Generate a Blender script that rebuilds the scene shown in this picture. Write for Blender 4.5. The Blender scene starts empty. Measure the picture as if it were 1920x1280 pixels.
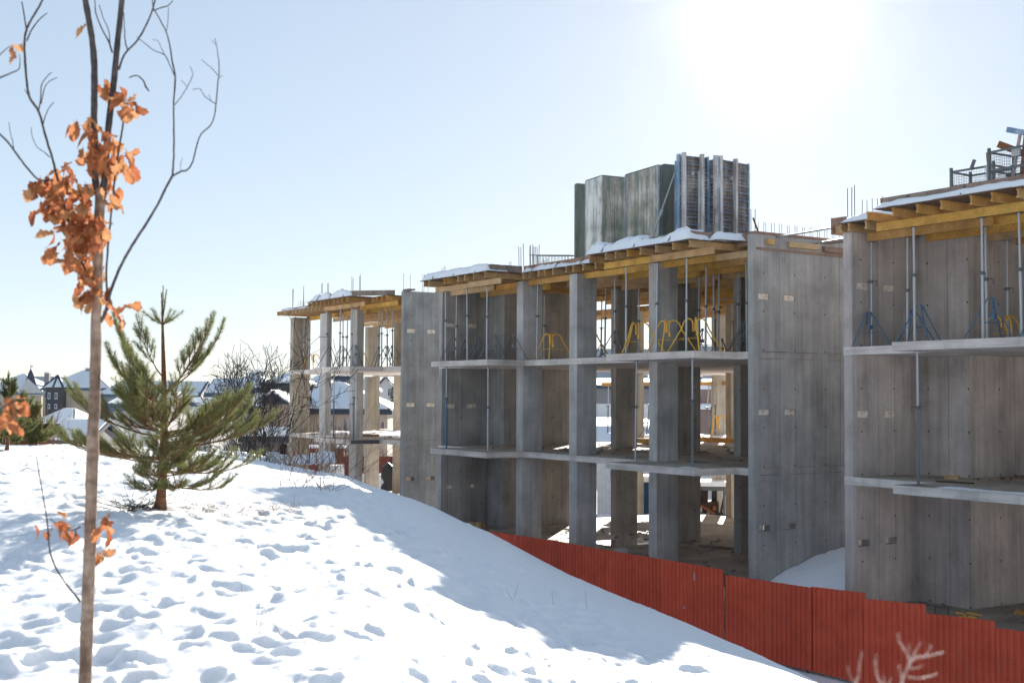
import bpy, math, random
import numpy as np
from mathutils import Vector, Matrix
R = math.radians
random.seed(7); np.random.seed(7)
S = bpy.context.scene
COL = S.collection

# ---------------------------------------------------------------- camera, sky, sun, exposure
cam_d = bpy.data.cameras.new('camera'); cam = bpy.data.objects.new('camera', cam_d); COL.objects.link(cam)
EYE = 5.294
cam.matrix_world = (Matrix.Translation((0, 0, EYE)) @ Matrix.Rotation(R(90 + 2.5375), 4, 'X') @ Matrix.Rotation(R(0.3328), 4, 'Z'))
cam_d.sensor_width = 36; cam_d.lens = 43.46; cam_d.clip_start = 0.1; cam_d.clip_end = 6000
cam_d.dof.use_dof = True; cam_d.dof.focus_distance = 34; cam_d.dof.aperture_fstop = 4.2
S.camera = cam
HAZE = 0.000025
SUN_AZ, SUN_EL = 12.0, 17.7           # degrees right of the view axis (+Y), above the horizon
world = bpy.data.worlds.new('World'); S.world = world; world.use_nodes = True
wn = world.node_tree; wn.nodes.clear()
wo = wn.nodes.new('ShaderNodeOutputWorld'); wb = wn.nodes.new('ShaderNodeBackground'); sky = wn.nodes.new('ShaderNodeTexSky')
sky.sky_type = 'NISHITA'; sky.sun_disc = False; sky.sun_elevation = R(SUN_EL); sky.sun_rotation = R(SUN_AZ)
sky.air_density = 0.8; sky.dust_density = 0.12; sky.ozone_density = 2.9; sky.altitude = 150
wb.inputs['Strength'].default_value = 0.083
gm = wn.nodes.new('ShaderNodeGamma'); gm.inputs[1].default_value = 0.42
wn.links.new(sky.outputs[0], gm.inputs[0]); wn.links.new(gm.outputs[0], wb.inputs[0]); wn.links.new(wb.outputs[0], wo.inputs[0])
sd = bpy.data.lights.new('sun', 'SUN'); sd.energy = 2.55; sd.angle = R(0.53); sd.color = (1.0, 0.93, 0.84)
sun = bpy.data.objects.new('sun', sd); COL.objects.link(sun)
sv = Vector((math.sin(R(SUN_AZ)) * math.cos(R(SUN_EL)), math.cos(R(SUN_AZ)) * math.cos(R(SUN_EL)), math.sin(R(SUN_EL))))
sun.rotation_euler = sv.to_track_quat('Z', 'Y').to_euler()
S.view_settings.view_transform = 'Standard'; S.view_settings.look = 'None'
S.view_settings.exposure = 2.32; S.view_settings.gamma = 1.0; S.view_settings.use_curve_mapping = False
S.cycles.max_bounces = 8; S.cycles.diffuse_bounces = 5; S.cycles.transparent_max_bounces = 8

# ---------------------------------------------------------------- frames
# building frame: x runs along the facades towards the right, y into the buildings, z up, z = 0 the ground floor
PHI = math.atan2(-0.84180, 0.53978)
C3 = Vector((6.702, 35.101, 0))
MB_ = Matrix.Translation(C3) @ Matrix.Rotation(PHI, 4, 'Z')
def W(p): return MB_ @ Vector(p)
# ---------------------------------------------------------------- materials
def mat(name, base=(.5, .5, .5), rough=.8, spec=.3, metal=0.0):
    m = bpy.data.materials.new(name); m.use_nodes = True
    b = m.node_tree.nodes['Principled BSDF']
    b.inputs['Base Color'].default_value = (*base, 1); b.inputs['Roughness'].default_value = rough
    b.inputs['Metallic'].default_value = metal
    b.inputs['Specular IOR Level'].default_value = spec
    return m
class NT:
    def __init__(s, m): s.t = m.node_tree; s.b = s.t.nodes['Principled BSDF']
    def n(s, ty, **kw):
        q = s.t.nodes.new(ty)
        for k, v in kw.items(): setattr(q, k, v)
        return q
    def l(s, a, b): s.t.links.new(a, b)
    def coord(s, scale=(1, 1, 1), out='Object'):
        c = s.n('ShaderNodeTexCoord'); mp = s.n('ShaderNodeMapping'); mp.inputs['Scale'].default_value = scale
        s.l(c.outputs[out], mp.inputs[0]); return mp.outputs[0]
    def noise(s, vec, scale, detail=5, rough=.55):
        q = s.n('ShaderNodeTexNoise'); q.inputs['Scale'].default_value = scale; q.inputs['Detail'].default_value = detail
        q.inputs['Roughness'].default_value = rough; s.l(vec, q.inputs['Vector']); return q.outputs[0]
    def ramp(s, fac, stops):
        q = s.n('ShaderNodeValToRGB'); e = q.color_ramp.elements
        while len(e) < len(stops): e.new(.5)
        for i, (p, c) in enumerate(stops):
            e[i].position = p; e[i].color = (*c, 1) if len(c) == 3 else c
        s.l(fac, q.inputs[0]); return q.outputs[0]
    def mix(s, fac, a, b, mode='MIX'):
        q = s.n('ShaderNodeMix', data_type='RGBA', blend_type=mode)
        if isinstance(fac, float): q.inputs[0].default_value = fac
        else: s.l(fac, q.inputs[0])
        for sock, v in ((q.inputs[6], a), (q.inputs[7], b)):
            if isinstance(v, tuple): sock.default_value = (*v, 1)
            else: s.l(v, sock)
        return q.outputs[2]
    def math(s, op, a, b=None, c=None):
        q = s.n('ShaderNodeMath', operation=op)
        for i, v in enumerate((a, b, c)):
            if v is None: continue
            if isinstance(v, (int, float)): q.inputs[i].default_value = v
            else: s.l(v, q.inputs[i])
        return q.outputs[0]
    def sep(s, v):
        q = s.n('ShaderNodeSeparateXYZ'); s.l(v, q.inputs[0]); return q.outputs
    def bump(s, h, strength=.3, dist=.02):
        q = s.n('ShaderNodeBump'); q.inputs['Strength'].default_value = strength; q.inputs['Distance'].default_value = dist
        s.l(h, q.inputs['Height']); s.l(q.outputs[0], s.b.inputs['Normal'])
    def col(s, v): s.l(v, s.b.inputs['Base Color'])
G = lambda a, t=(1, 1, 1): (a * t[0], a * t[1], a * t[2])

def concrete(name, tint=(1, 1, 1), k=1.0, lines=True, horiz=False):
    m = mat(name, rough=.85, spec=.25); t = NT(m)
    v = t.coord((1, 1, 1))
    big = t.noise(v, .9, 6, .6)
    c = t.ramp(big, [(.30, G(.215 * k, tint)), (.46, G(.285 * k, tint)), (.56, G(.315 * k, tint)), (.70, G(.38 * k, tint))])
    st = t.noise(t.coord((7, 7, .35) if not horiz else (.5, .5, 9)), 1.0, 5, .6)
    c = t.mix(.55, c, t.ramp(st, [(.3, (.55, .54, .53)), (.5, (.85, .85, .85)), (.72, (1.1, 1.1, 1.1))]), 'MULTIPLY')
    fine = t.noise(v, 38, 4, .7)
    c = t.mix(.4, c, t.ramp(fine, [(.3, (.6, .6, .6)), (.55, (1, 1, 1))]), 'MULTIPLY')
    dr = t.noise(t.coord((2.2, 2.2, .12)), 1.3, 3, .5)                     # water runs
    c = t.mix(t.ramp(dr, [(.60, (0, 0, 0)), (.72, (.3, .3, .3))]), c, G(.14 * k, (1, .97, .92)))
    if lines:
        x, y, z = t.sep(v)
        s = t.math('ADD', x, y)
        pn = t.math('FLOOR', t.math('DIVIDE', s, .62))
        wn_ = t.n('ShaderNodeTexWhiteNoise', noise_dimensions='1D'); t.l(pn, wn_.inputs['W'])
        c = t.mix(.45, c, t.ramp(wn_.outputs[0], [(0, (.84, .84, .85)), (1, (1.08, 1.07, 1.06))]), 'MULTIPLY')
        fr = t.math('FRACT', t.math('DIVIDE', s, .62))
        ln = t.math('LESS_THAN', fr, .035)
        ln = t.math('MULTIPLY', ln, t.math('MULTIPLY', t.math('POWER', wn_.outputs[0], 3.0), .65))
        c = t.mix(ln, c, (.06, .06, .06))
        # tie holes
        fx = t.math('SUBTRACT', t.math('FRACT', t.math('DIVIDE', s, 1.24)), .5)
        fz = t.math('SUBTRACT', t.math('FRACT', t.math('DIVIDE', t.math('ADD', z, .5), 1.10)), .5)
        d = t.math('SQRT', t.math('ADD', t.math('POWER', t.math('MULTIPLY', fx, 1.24), 2), t.math('POWER', t.math('MULTIPLY', fz, 1.10), 2)))
        c = t.mix(t.math('LESS_THAN', d, .024), c, (.035, .033, .03))
    t.col(c)
    t.bump(t.math('ADD', t.math('MULTIPLY', fine, .4), big), .35, .012)
    return m
CONC = concrete('concrete', (1.04, 1, .94), k=1.5); CONC_W = concrete('concrete_warm', (1.13, .98, .90), 1.75)
CONC_L = concrete('concrete_column', (1.05, 1, .95), 1.75, lines=False)
CONC_O = concrete('concrete_ochre', (1.14, 1.0, .80), 1.4, lines=False)
SLAB = concrete('concrete_slab', (1.13, 1.0, .90), 2.25, lines=False, horiz=True)

def snow(name, tex=1.0, base=(.88, .90, .93)):
    m = mat(name, base, .55, .35); t = NT(m)
    v = t.coord(); n1 = t.noise(v, 2.2, 4, .6); n2 = t.noise(v, 22, 6, .7)
    t.col(t.mix(n2, tuple(b * .95 for b in base), tuple(min(1, b * 1.05) for b in base)))
    t.bump(t.math('ADD', t.math('MULTIPLY', n1, .9), t.math('MULTIPLY', n2, .35)), .45 * tex, .06)
    return m
SNOW = snow('snow')
_b = SNOW.node_tree.nodes['Principled BSDF']; _b.inputs['Subsurface Weight'].default_value = .6; _b.inputs['Subsurface Scale'].default_value = .09; _b.inputs['Subsurface Radius'].default_value = (1, 1, 1)

def wood(name, c0, c1, scale=(1, 1, 1)):
    m = mat(name, c0, .7, .3); t = NT(m)
    v = t.coord(); n = t.noise(v, 2.3, 4); g = t.noise(t.coord((14, 14, 14)), 2, 5, .6)
    oi = t.n('ShaderNodeObjectInfo').outputs['Random']
    c = t.mix(oi, c0, c1)
    c = t.mix(.8, c, t.ramp(n, [(.3, (.62, .6, .58)), (.7, (1.1, 1.1, 1.1))]), 'MULTIPLY')
    c = t.mix(.6, c, t.ramp(g, [(.35, (.55, .5, .45)), (.6, (1, 1, 1))]), 'MULTIPLY')
    t.col(c); t.bump(g, .3, .004); return m
BEAM_Y = wood('beam_yellow', (.82, .50, .12), (.78, .42, .10))
BEAM_P = wood('beam_pale', (.74, .54, .31), (.68, .42, .20))
BEAM_O = wood('beam_orange', (.76, .40, .11), (.68, .44, .20))
PLY = wood('plywood', (.26, .17, .12), (.20, .14, .10))
PLANK = wood('plank_grey', (.36, .27, .22), (.28, .24, .21))
PLANK_P = wood('plank_pink', (.42, .25, .18), (.36, .25, .20))
STEEL = mat('galvanised_steel', (.42, .44, .46), .45, .5, .6)
STEEL_D = mat('dark_steel', (.12, .13, .14), .5, .5, .5)
REBAR = mat('rebar', (.10, .085, .08), .7, .3, .4)
BLUE = mat('blue_paint', (.09, .17, .27), .5, .4)
YEL = mat('yellow_paint', (.90, .50, .07), .45, .4)
GREYP = mat('grey_paint', (.16, .17, .18), .55, .4)
def weathered(name, stops, vs=(1, 1, .5), sc=2.2, bump=.2, rough=.6):
    m = mat(name, stops[1][1], rough, .3); t = NT(m)
    v = t.coord(vs); a = t.noise(v, sc, 7, .65); b = t.noise(t.coord((9, 9, .5)), 1, 5, .6)
    f = t.math('ADD', t.math('MULTIPLY', a, .65), t.math('MULTIPLY', b, .35))
    c = t.ramp(f, stops); t.col(c); t.bump(a, bump, .01); return m
FORM_GREEN = weathered('form_face_green', [(.36, (.08, .12, .095)), (.44, (.20, .23, .18)), (.52, (.36, .33, .28)), (.62, (.62, .61, .56))])
FORM_PALE = weathered('form_face_pale', [(.36, (.18, .19, .17)), (.46, (.45, .46, .43)), (.56, (.75, .75, .71)), (.68, (.22, .25, .22))])
FORM_DARK = weathered('form_face_dark', [(.40, (.08, .105, .095)), (.55, (.14, .17, .15)), (.68, (.10, .11, .10))])
FORM_BROWN = weathered('form_back_brown', [(.36, (.08, .07, .065)), (.48, (.19, .155, .13)), (.56, (.32, .27, .22)), (.66, (.40, .36, .31))])
FORM_POST = weathered('form_post', [(.38, (.28, .22, .19)), (.5, (.52, .51, .50)), (.62, (.72, .71, .69))])
STEELBLUE = weathered('worn_blue_steel', [(.36, (.20, .25, .32)), (.48, (.16, .26, .40)), (.60, (.48, .52, .56))])
FORM_PINK = weathered('form_board_grey', [(.38, (.12, .11, .11)), (.5, (.24, .21, .19)), (.62, (.38, .34, .32))])
FOAM = weathered('pocket_foam', [(.4, (.50, .38, .28)), (.48, (.82, .70, .58)), (.6, (.92, .84, .74))], (1, 1, 1), 9)
def redmat():
    m = mat('red_sheet', (.34, .045, .03), .42, .3); t = NT(m)
    v = t.coord(); n = t.noise(v, 1.4, 5, .6); s = t.noise(t.coord((10, 10, .6)), 1.2, 5)
    c = t.ramp(n, [(.3, (.62, .092, .044)), (.7, (.78, .13, .062))])
    c = t.mix(.5, c, t.mix(t.n('ShaderNodeObjectInfo').outputs['Random'], (.70, .66, .66), (1.15, 1.12, 1.1)), 'MULTIPLY')
    c = t.mix(t.ramp(s, [(.62, (0, 0, 0)), (.72, (.35, .35, .35))]), c, (.36, .20, .17))
    c = t.mix(t.ramp(t.noise(v, 16, 2), [(.75, (0, 0, 0)), (.80, (.6, .6, .6))]), c, (.5, .42, .4))
    t.col(c); t.b.inputs['Roughness'].default_value = .38; return m
RED = redmat()
def bark(name, a, b, c_, sc=14):
    m = mat(name, a, .85, .2); t = NT(m)
    n = t.noise(t.coord((1, 1, .35)), sc, 5, .65); r = t.noise(t.coord((1, 1, 3.5)), sc * .6, 4, .6)
    c = t.ramp(n, [(.32, a), (.5, b), (.68, c_)])
    c = t.mix(.5, c, t.ramp(r, [(.38, (.45, .42, .40)), (.6, (1.1, 1.1, 1.1))]), 'MULTIPLY')
    t.col(c); t.bump(n, .5, .004); return m
BARK = bark('oak_bark', (.14, .09, .065), (.30, .21, .155), (.48, .38, .30))
BARK_D = bark('oak_branch_bark', (.045, .040, .040), (.08, .07, .068), (.15, .13, .12))
BARK_P = bark('pine_bark', (.16, .07, .035), (.26, .12, .06), (.12, .075, .05), 20)
BARK_F = bark('far_bark', (.05, .042, .038), (.085, .07, .06), (.13, .11, .095), 8)
def leafmat(name, c0, c1, trans=.5):
    m = bpy.data.materials.new(name); m.use_nodes = True; t = NT(m); nt = m.node_tree
    nt.nodes.remove(t.b); out = [n for n in nt.nodes if n.type == 'OUTPUT_MATERIAL'][0]
    oi = t.n('ShaderNodeObjectInfo').outputs['Random']; n = t.noise(t.coord(), 22, 4)
    c = t.mix(oi, c0, c1); c = t.mix(.6, c, t.ramp(n, [(.35, (.55, .5, .45)), (.62, (1.1, 1.1, 1.1))]), 'MULTIPLY')
    d = t.n('ShaderNodeBsdfDiffuse'); tr = t.n('ShaderNodeBsdfTranslucent'); mx = t.n('ShaderNodeMixShader'); mx.inputs[0].default_value = trans
    t.l(c, d.inputs[0]); t.l(c, tr.inputs[0]); t.l(d.outputs[0], mx.inputs[1]); t.l(tr.outputs[0], mx.inputs[2]); t.l(mx.outputs[0], out.inputs[0])
    return m
LEAF = leafmat('oak_leaf', (.52, .22, .10), (.33, .11, .055), .45)
LEAF_T = leafmat('oak_leaf_tan', (.55, .30, .15), (.46, .22, .10), .35)
NEEDLE = leafmat('pine_needle', (.23, .24, .10), (.16, .185, .085), .42)
NEEDLE_D = leafmat('spruce_needle', (.05, .075, .055), (.04, .06, .045), .2)
STRAW = leafmat('dry_straw', (.38, .25, .14), (.30, .17, .10), .3)
STEM_R = mat('red_stem', (.20, .07, .05), .7, .2)
def plain(name, c, rough=.8, var=.25, sc=3.0):
    m = mat(name, c, rough, .25); t = NT(m); n = t.noise(t.coord(), sc, 5)
    t.col(t.mix(n, tuple(x * (1 - var) for x in c), tuple(x * (1 + var) for x in c))); return m
WALL_CREAM = plain('render_cream', (.50, .42, .33)); WALL_WHITE = plain('render_white', (.55, .54, .52)); WALL_TAN = plain('render_tan', (.40, .31, .23))
WALL_GREY = plain('render_grey', (.20, .20, .21)); WALL_DARK = plain('cladding_dark', (.075, .075, .08)); ROOF_D = plain('roof_dark', (.06, .075, .10)); ROOF_B = plain('roof_blue', (.09, .14, .20))
SHEET_W = plain('white_sheet', (.58, .60, .62)); GLASS = mat('window_glass', (.04, .06, .09), .08, .8); FRAME_W = mat('window_frame', (.6, .6, .6), .6)
CITY = plain('city_wall', (.26, .30, .35)); MACH = plain('rusty_machine', (.055, .03, .022), .7, .6, 5); RUST = plain('rust', (.22, .085, .035), .8, .5, 5)
TARP = plain('blue_tarp', (.035, .08, .16), .5, .3, 4); TANK = plain('black_tank', (.03, .033, .036), .4); BRICKR = plain('red_brick_fence', (.24, .075, .055), .85, .35, 9)
def brickmat():
    m = mat('brick_wall', (.3, .15, .11), .85, .2); t = NT(m)
    q = t.n('ShaderNodeTexBrick'); mp = t.coord((1, 1, 1))
    x, y, z = t.sep(mp); cb = t.n('ShaderNodeCombineXYZ'); t.l(t.math('ADD', x, y), cb.inputs[0]); t.l(z, cb.inputs[1]); t.l(cb.outputs[0], q.inputs['Vector'])
    q.inputs['Scale'].default_value = 1.0; q.inputs['Brick Width'].default_value = .25; q.inputs['Row Height'].default_value = .08; q.inputs['Mortar Size'].default_value = .012
    q.inputs['Color1'].default_value = (.33, .16, .12, 1); q.inputs['Color2'].default_value = (.25, .12, .10, 1); q.inputs['Mortar'].default_value = (.35, .32, .30, 1)
    t.col(q.outputs[0]); return m
BRICK = brickmat()

# ---------------------------------------------------------------- mesh builder
class MB:
    def __init__(s): s.v = []; s.f = []
    def box(s, x0, x1, y0, y1, z0, z1):
        n = len(s.v)
        s.v += [(x0, y0, z0), (x1, y0, z0), (x1, y1, z0), (x0, y1, z0), (x0, y0, z1), (x1, y0, z1), (x1, y1, z1), (x0, y1, z1)]
        s.f += [(n, n+3, n+2, n+1), (n+4, n+5, n+6, n+7), (n, n+1, n+5, n+4), (n+1, n+2, n+6, n+5), (n+2, n+3, n+7, n+6), (n+3, n, n+4, n+7)]
        return s
    def poly(s, pts): n = len(s.v); s.v += [tuple(p) for p in pts]; s.f.append(tuple(range(n, n + len(pts)))); return s
    def prism(s, pts, z0, z1):
        n = len(s.v); k = len(pts)
        s.v += [(x, y, z0) for x, y in pts] + [(x, y, z1) for x, y in pts]
        s.f.append(tuple(range(n + k - 1, n - 1, -1))); s.f.append(tuple(range(n + k, n + 2 * k)))
        for i in range(k): j = (i + 1) % k; s.f.append((n + i, n + j, n + k + j, n + k + i))
        return s
    def frame(s, p, q, up=(0, 0, 1)):
        d = (Vector(q) - Vector(p)); L = d.length; d.normalize(); u = Vector(up)
        if abs(d.dot(u)) > .98: u = Vector((1, 0, 0))
        a = d.cross(u).normalized(); b = a.cross(d).normalized(); return d, a, b
    def bar(s, p, q, w, h, up=(0, 0, 1)):
        d, a, b = s.frame(p, q, up); n = len(s.v)
        for e in (Vector(p), Vector(q)):
            for sa, sb in ((-1, -1), (1, -1), (1, 1), (-1, 1)): s.v.append(tuple(e + a * sa * w / 2 + b * sb * h / 2))
        s.f += [(n, n+1, n+2, n+3), (n+7, n+6, n+5, n+4)] + [(n + i, n + 4 + i, n + 4 + (i + 1) % 4, n + (i + 1) % 4) for i in range(4)]
        return s
    def ibeam(s, p, q, w=.08, h=.2, fl=.04, web=.028):
        "timber I beam from p to q, p and q at the middle of its depth"
        p, q = Vector(p), Vector(q); up = Vector((0, 0, 1))
        s.bar(p + up * (h - fl) / 2, q + up * (h - fl) / 2, w, fl); s.bar(p - up * (h - fl) / 2, q - up * (h - fl) / 2, w, fl)
        s.bar(p, q, web, h - 2 * fl); return s
    def path(s, pts, rad, n=6, cap=True):
        k0 = len(s.v); P = [Vector(p) for p in pts]
        if not hasattr(rad, '__len__'): rad = [rad] * len(P)
        ref = None
        for i, p in enumerate(P):
            d = (P[min(i + 1, len(P) - 1)] - P[max(i - 1, 0)])
            if d.length < 1e-9: d = Vector((0, 0, 1))
            d.normalize()
            if ref is None: ref = Vector((1, 0, 0)) if abs(d.x) < .9 else Vector((0, 1, 0))
            a = (ref - d * ref.dot(d)).normalized(); ref = a; b = d.cross(a)
            for j in range(n):
                t = 2 * math.pi * j / n; s.v.append(tuple(p + (a * math.cos(t) + b * math.sin(t)) * rad[i]))
        for i in range(len(P) - 1):
            for j in range(n):
                a0 = k0 + i * n + j; a1 = k0 + i * n + (j + 1) % n; s.f.append((a0, a1, a1 + n, a0 + n))
        if cap: s.f.append(tuple(k0 + j for j in range(n - 1, -1, -1))); e = k0 + (len(P) - 1) * n; s.f.append(tuple(e + j for j in range(n)))
        return s
    def tube(s, p, q, r, n=8, r2=None): return s.path([p, q], [r, r if r2 is None else r2], n)
    def build(s, name, m, parent=None, off=(0, 0, 0), smooth=False):
        me = bpy.data.meshes.new(name); ox, oy, oz = off
        me.from_pydata([(x - ox, y - oy, z - oz) for x, y, z in s.v], [], s.f)
        if smooth: me.polygons.foreach_set('use_smooth', [True] * len(me.polygons))
        me.materials.append(m); me.update()
        return link(name, me, parent)
def link(name, me, parent=None, loc=None, rot=None):
    o = bpy.data.objects.new(name, me); COL.objects.link(o)
    if parent: o.parent = parent
    if loc: o.location = loc
    if rot: o.rotation_euler = rot
    return o
def tag(o, label=None, cat=None, group=None, kind=None):
    if label: o['label'] = label
    if cat: o['category'] = cat
    if group: o['group'] = group
    if kind: o['kind'] = kind
    return o
def thing(name, label, cat, p, group=None, rz=0, local=True):
    "an Empty at the thing's base; p in the building frame (local) or in the world"
    o = bpy.data.objects.new(name, None); o.empty_display_size = .2; COL.objects.link(o)
    o.location = W(p) if local else Vector(p); o.rotation_euler = (0, 0, (PHI if local else 0) + rz)
    return tag(o, label, cat, group)
def solo(mb, name, m, p, label, cat, group=None, rz=0, local=True, smooth=False, kind=None, off=(0, 0, 0)):
    o = mb.build(name, m, None, off, smooth); o.location = W(p) if local else Vector(p); o.rotation_euler = (0, 0, (PHI if local else 0) + rz)
    return tag(o, label, cat, group, kind)
ORD = ['first', 'second', 'third', 'fourth', 'fifth', 'sixth', 'seventh', 'eighth', 'ninth', 'tenth', 'eleventh', 'twelfth', 'thirteenth', 'fourteenth', 'fifteenth']
def nth(i, n, side='left'):
    if n == 1: return 'the only one'
    if i == 0: return 'leftmost'
    if i == n - 1: return 'rightmost'
    return ORD[i] + ' from the ' + side

# ---------------------------------------------------------------- ground: snowy hill, site, far plain
def vnoise(x, y, seed=0):
    xi = np.floor(x).astype(np.int64); yi = np.floor(y).astype(np.int64); fx = x - xi; fy = y - yi
    fx = fx * fx * (3 - 2 * fx); fy = fy * fy * (3 - 2 * fy)
    def h(a, b):
        n = (a * 374761393 + b * 668265263 + seed * 1442695041) & 0xffffffff
        n = ((n ^ (n >> 13)) * 1274126177) & 0xffffffff
        return ((n ^ (n >> 16)) & 0xffff) / 65535.0
    return (h(xi, yi) * (1 - fx) + h(xi + 1, yi) * fx) * (1 - fy) + (h(xi, yi + 1) * (1 - fx) + h(xi + 1, yi + 1) * fx) * fy - .5
# crest of the hill as bearing (tangent), fall of the sight line over it, distance of the crest
CR = [(-3000, 800, 40), (-400, 828, 38), (0, 830, 37), (150, 832, 37), (300, 838, 37), (400, 847, 37), (460, 857, 36), (520, 868, 35), (575, 878, 34), (600, 883, 33), (650, 890, 32),
      (700, 910, 31), (735, 921, 31), (780, 935, 31), (822, 952, 31), (870, 976, 31), (921, 996, 30), (1029, 1054, 27), (1067, 1073, 26), (1135, 1102, 24), (1286, 1162, 20),
      (1400, 1212, 17), (1555, 1283, 13), (1750, 1385, 10.5), (2100, 1560, 9), (3500, 1900, 8), (6000, 2400, 8)]
_t = np.array([(p - 960) / 2318.07 for p, _, _ in CR]); _m = np.array([(y - (742.7 + (p - 960) * .0058)) / 2318.07 for p, y, _ in CR]); _d = np.array([d for _, _, d in CR], float)
def hill(th, r):
    "height of the hill at bearing th (radians from +Y, right positive) and distance r along the ground"
    tt = np.tan(np.clip(th, -1.1, 1.1)); c = np.cos(np.clip(th, -1.1, 1.1))
    m = np.interp(tt, _t, _m); d = np.interp(tt, _t, _d); y = r * c                     # depth along the view axis
    q = np.where(y < d, 1.6 / d ** 2, np.where(tt > -.15, .035, .012))
    z = EYE - m * y - q * (y - d) ** 2
    back = np.clip((np.abs(th) - 1.1) / .5, 0, 1)
    z = z * (1 - back) + 3.6 * back
    return np.maximum(z, -1.62 - .002 * r)
def hill_px(px, y):                                                                    # height where bearing px is at depth y
    th = math.atan((px - 960) / 2318.07); return float(hill(np.array([th]), np.array([y / math.cos(th)]))[0])
def make_hill():
    th = np.concatenate([np.linspace(-math.pi, -.62, 50), np.linspace(-.60, -.42, 30), np.linspace(-.415, .415, 640), np.linspace(.42, .60, 30), np.linspace(.62, math.pi, 50)])
    r = np.concatenate([[.02, .5, 1, 1.5], 2.0 * np.exp(np.linspace(0, math.log(46 / 2.0), 600)), [47, 49, 52, 56, 62, 70, 80]])
    TH, RR = np.meshgrid(th, r); X = RR * np.sin(TH); Y = RR * np.cos(TH); Z = hill(TH, RR)
    dd = np.interp(np.tan(np.clip(TH, -1.1, 1.1)), _t, _d); frac = RR * np.cos(TH) / dd
    rough = np.clip((1.02 - frac) * 2.2, .12, 1) * np.clip((1.15 - (frac - .55) * 2.0 * (TH > -.02)), .15, 1)
    rough = np.where(RR > 44, .3, rough); rough = np.where(np.abs(TH) > .5, .5, rough)
    n = np.zeros_like(Z)
    for i, (s, a) in enumerate(((.35, .07), (.9, .045), (2.2, .030), (4.5, .026), (8, .018), (15, .009), (28, .004))):
        n += a * vnoise(X * s + 3.1 * i, Y * s * (1.0 if i else .6), i)
    Z = Z + n * (rough * .9 + .1)
    rng = np.random.RandomState(4)
    lr = np.log(r[4:604]); inner = slice(80, 720)
    for k in range(6500):
        ra = math.sqrt(rng.uniform(3.2 ** 2, 34 ** 2)); ta = rng.uniform(-.43, .40)
        cx, cy = ra * math.sin(ta), ra * math.cos(ta)
        fr = cy / np.interp(math.tan(ta), _t, _d)
        if fr > .93 or (ta > -.02 and fr > .62 and rng.rand() < .85): continue
        a = rng.uniform(0, math.pi); lx = rng.uniform(.07, .19); ly = rng.uniform(.05, .10); dep = rng.uniform(.008, .026) * (1.7 if rng.rand() < .18 else 1)
        R_ = lx * 2.6; i0 = np.searchsorted(r, ra - R_); i1 = np.searchsorted(r, ra + R_) + 1; dt = R_ / ra
        j0 = 80 + max(0, int((ta - dt + .415) / .83 * 639)); j1 = 80 + min(639, int((ta + dt + .415) / .83 * 639) + 1)
        if j1 <= j0: continue
        xs = X[i0:i1, j0:j1] - cx; ys = Y[i0:i1, j0:j1] - cy
        u = (xs * math.cos(a) + ys * math.sin(a)) / lx; v = (-xs * math.sin(a) + ys * math.cos(a)) / ly; q = u * u + v * v
        Z[i0:i1, j0:j1] += -dep * np.exp(-(q ** 1.6) * 1.0) + dep * .45 * np.exp(-((np.sqrt(q) - 1.65) / .4) ** 2)
    for (xa, ya, xb, yb, n_, dp) in ((-4.5, 5.2, 3.4, 24, 30, .05), (-2.6, 4.6, -1.2, 9.5, 8, .05), (1.8, 5.2, -6.5, 17, 20, .045), (-1.0, 6.2, 1.6, 11, 8, .05)):
        L_ = math.hypot(xb - xa, yb - ya); ux, uy = (xb - xa) / L_, (yb - ya) / L_
        for i in range(n_):
            f = i / n_; sd_ = .13 if i % 2 else -.13; cx = xa + (xb - xa) * f - uy * sd_ + rng.normal(0, .05) + .3 * math.sin(f * 7); cy = ya + (yb - ya) * f + ux * sd_ + rng.normal(0, .05)
            ra, ta = math.hypot(cx, cy), math.atan2(cx, cy)
            i0 = np.searchsorted(r, ra - .6); i1 = np.searchsorted(r, ra + .6) + 1; dt = .6 / ra; j0 = 80 + max(0, int((ta - dt + .415) / .83 * 639)); j1 = 80 + min(639, int((ta + dt + .415) / .83 * 639) + 1)
            if j1 <= j0: continue
            xs = X[i0:i1, j0:j1] - cx; ys = Y[i0:i1, j0:j1] - cy; u = (xs * ux + ys * uy) / .17; v = (-xs * uy + ys * ux) / .075; q = u * u + v * v
            Z[i0:i1, j0:j1] += -dp * np.exp(-q ** 2) + dp * .25 * np.exp(-((np.sqrt(q) - 1.5) / .35) ** 2)
    nt, nr = len(th), len(r)
    V = np.stack([X, Y, Z], -1).reshape(-1, 3)
    i, j = np.meshgrid(np.arange(nr - 1), np.arange(nt - 1), indexing='ij'); a = (i * nt + j).ravel()
    F = np.stack([a, a + nt, a + nt + 1, a + 1], -1)
    me = bpy.data.meshes.new('snow_hill'); me.vertices.add(len(V)); me.vertices.foreach_set('co', V.ravel().astype(np.float32))
    me.loops.add(F.size); me.loops.foreach_set('vertex_index', F.ravel().astype(np.int32)); me.polygons.add(len(F))
    me.polygons.foreach_set('loop_start', np.arange(0, F.size, 4, dtype=np.int32)); me.polygons.foreach_set('loop_total', np.full(len(F), 4, np.int32))
    me.polygons.foreach_set('use_smooth', np.ones(len(F), bool)); me.update(); me.validate(); me.materials.append(SNOW)
    o = link('snow_hill', me); o['kind'] = 'structure'; return o
make_hill()
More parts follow.
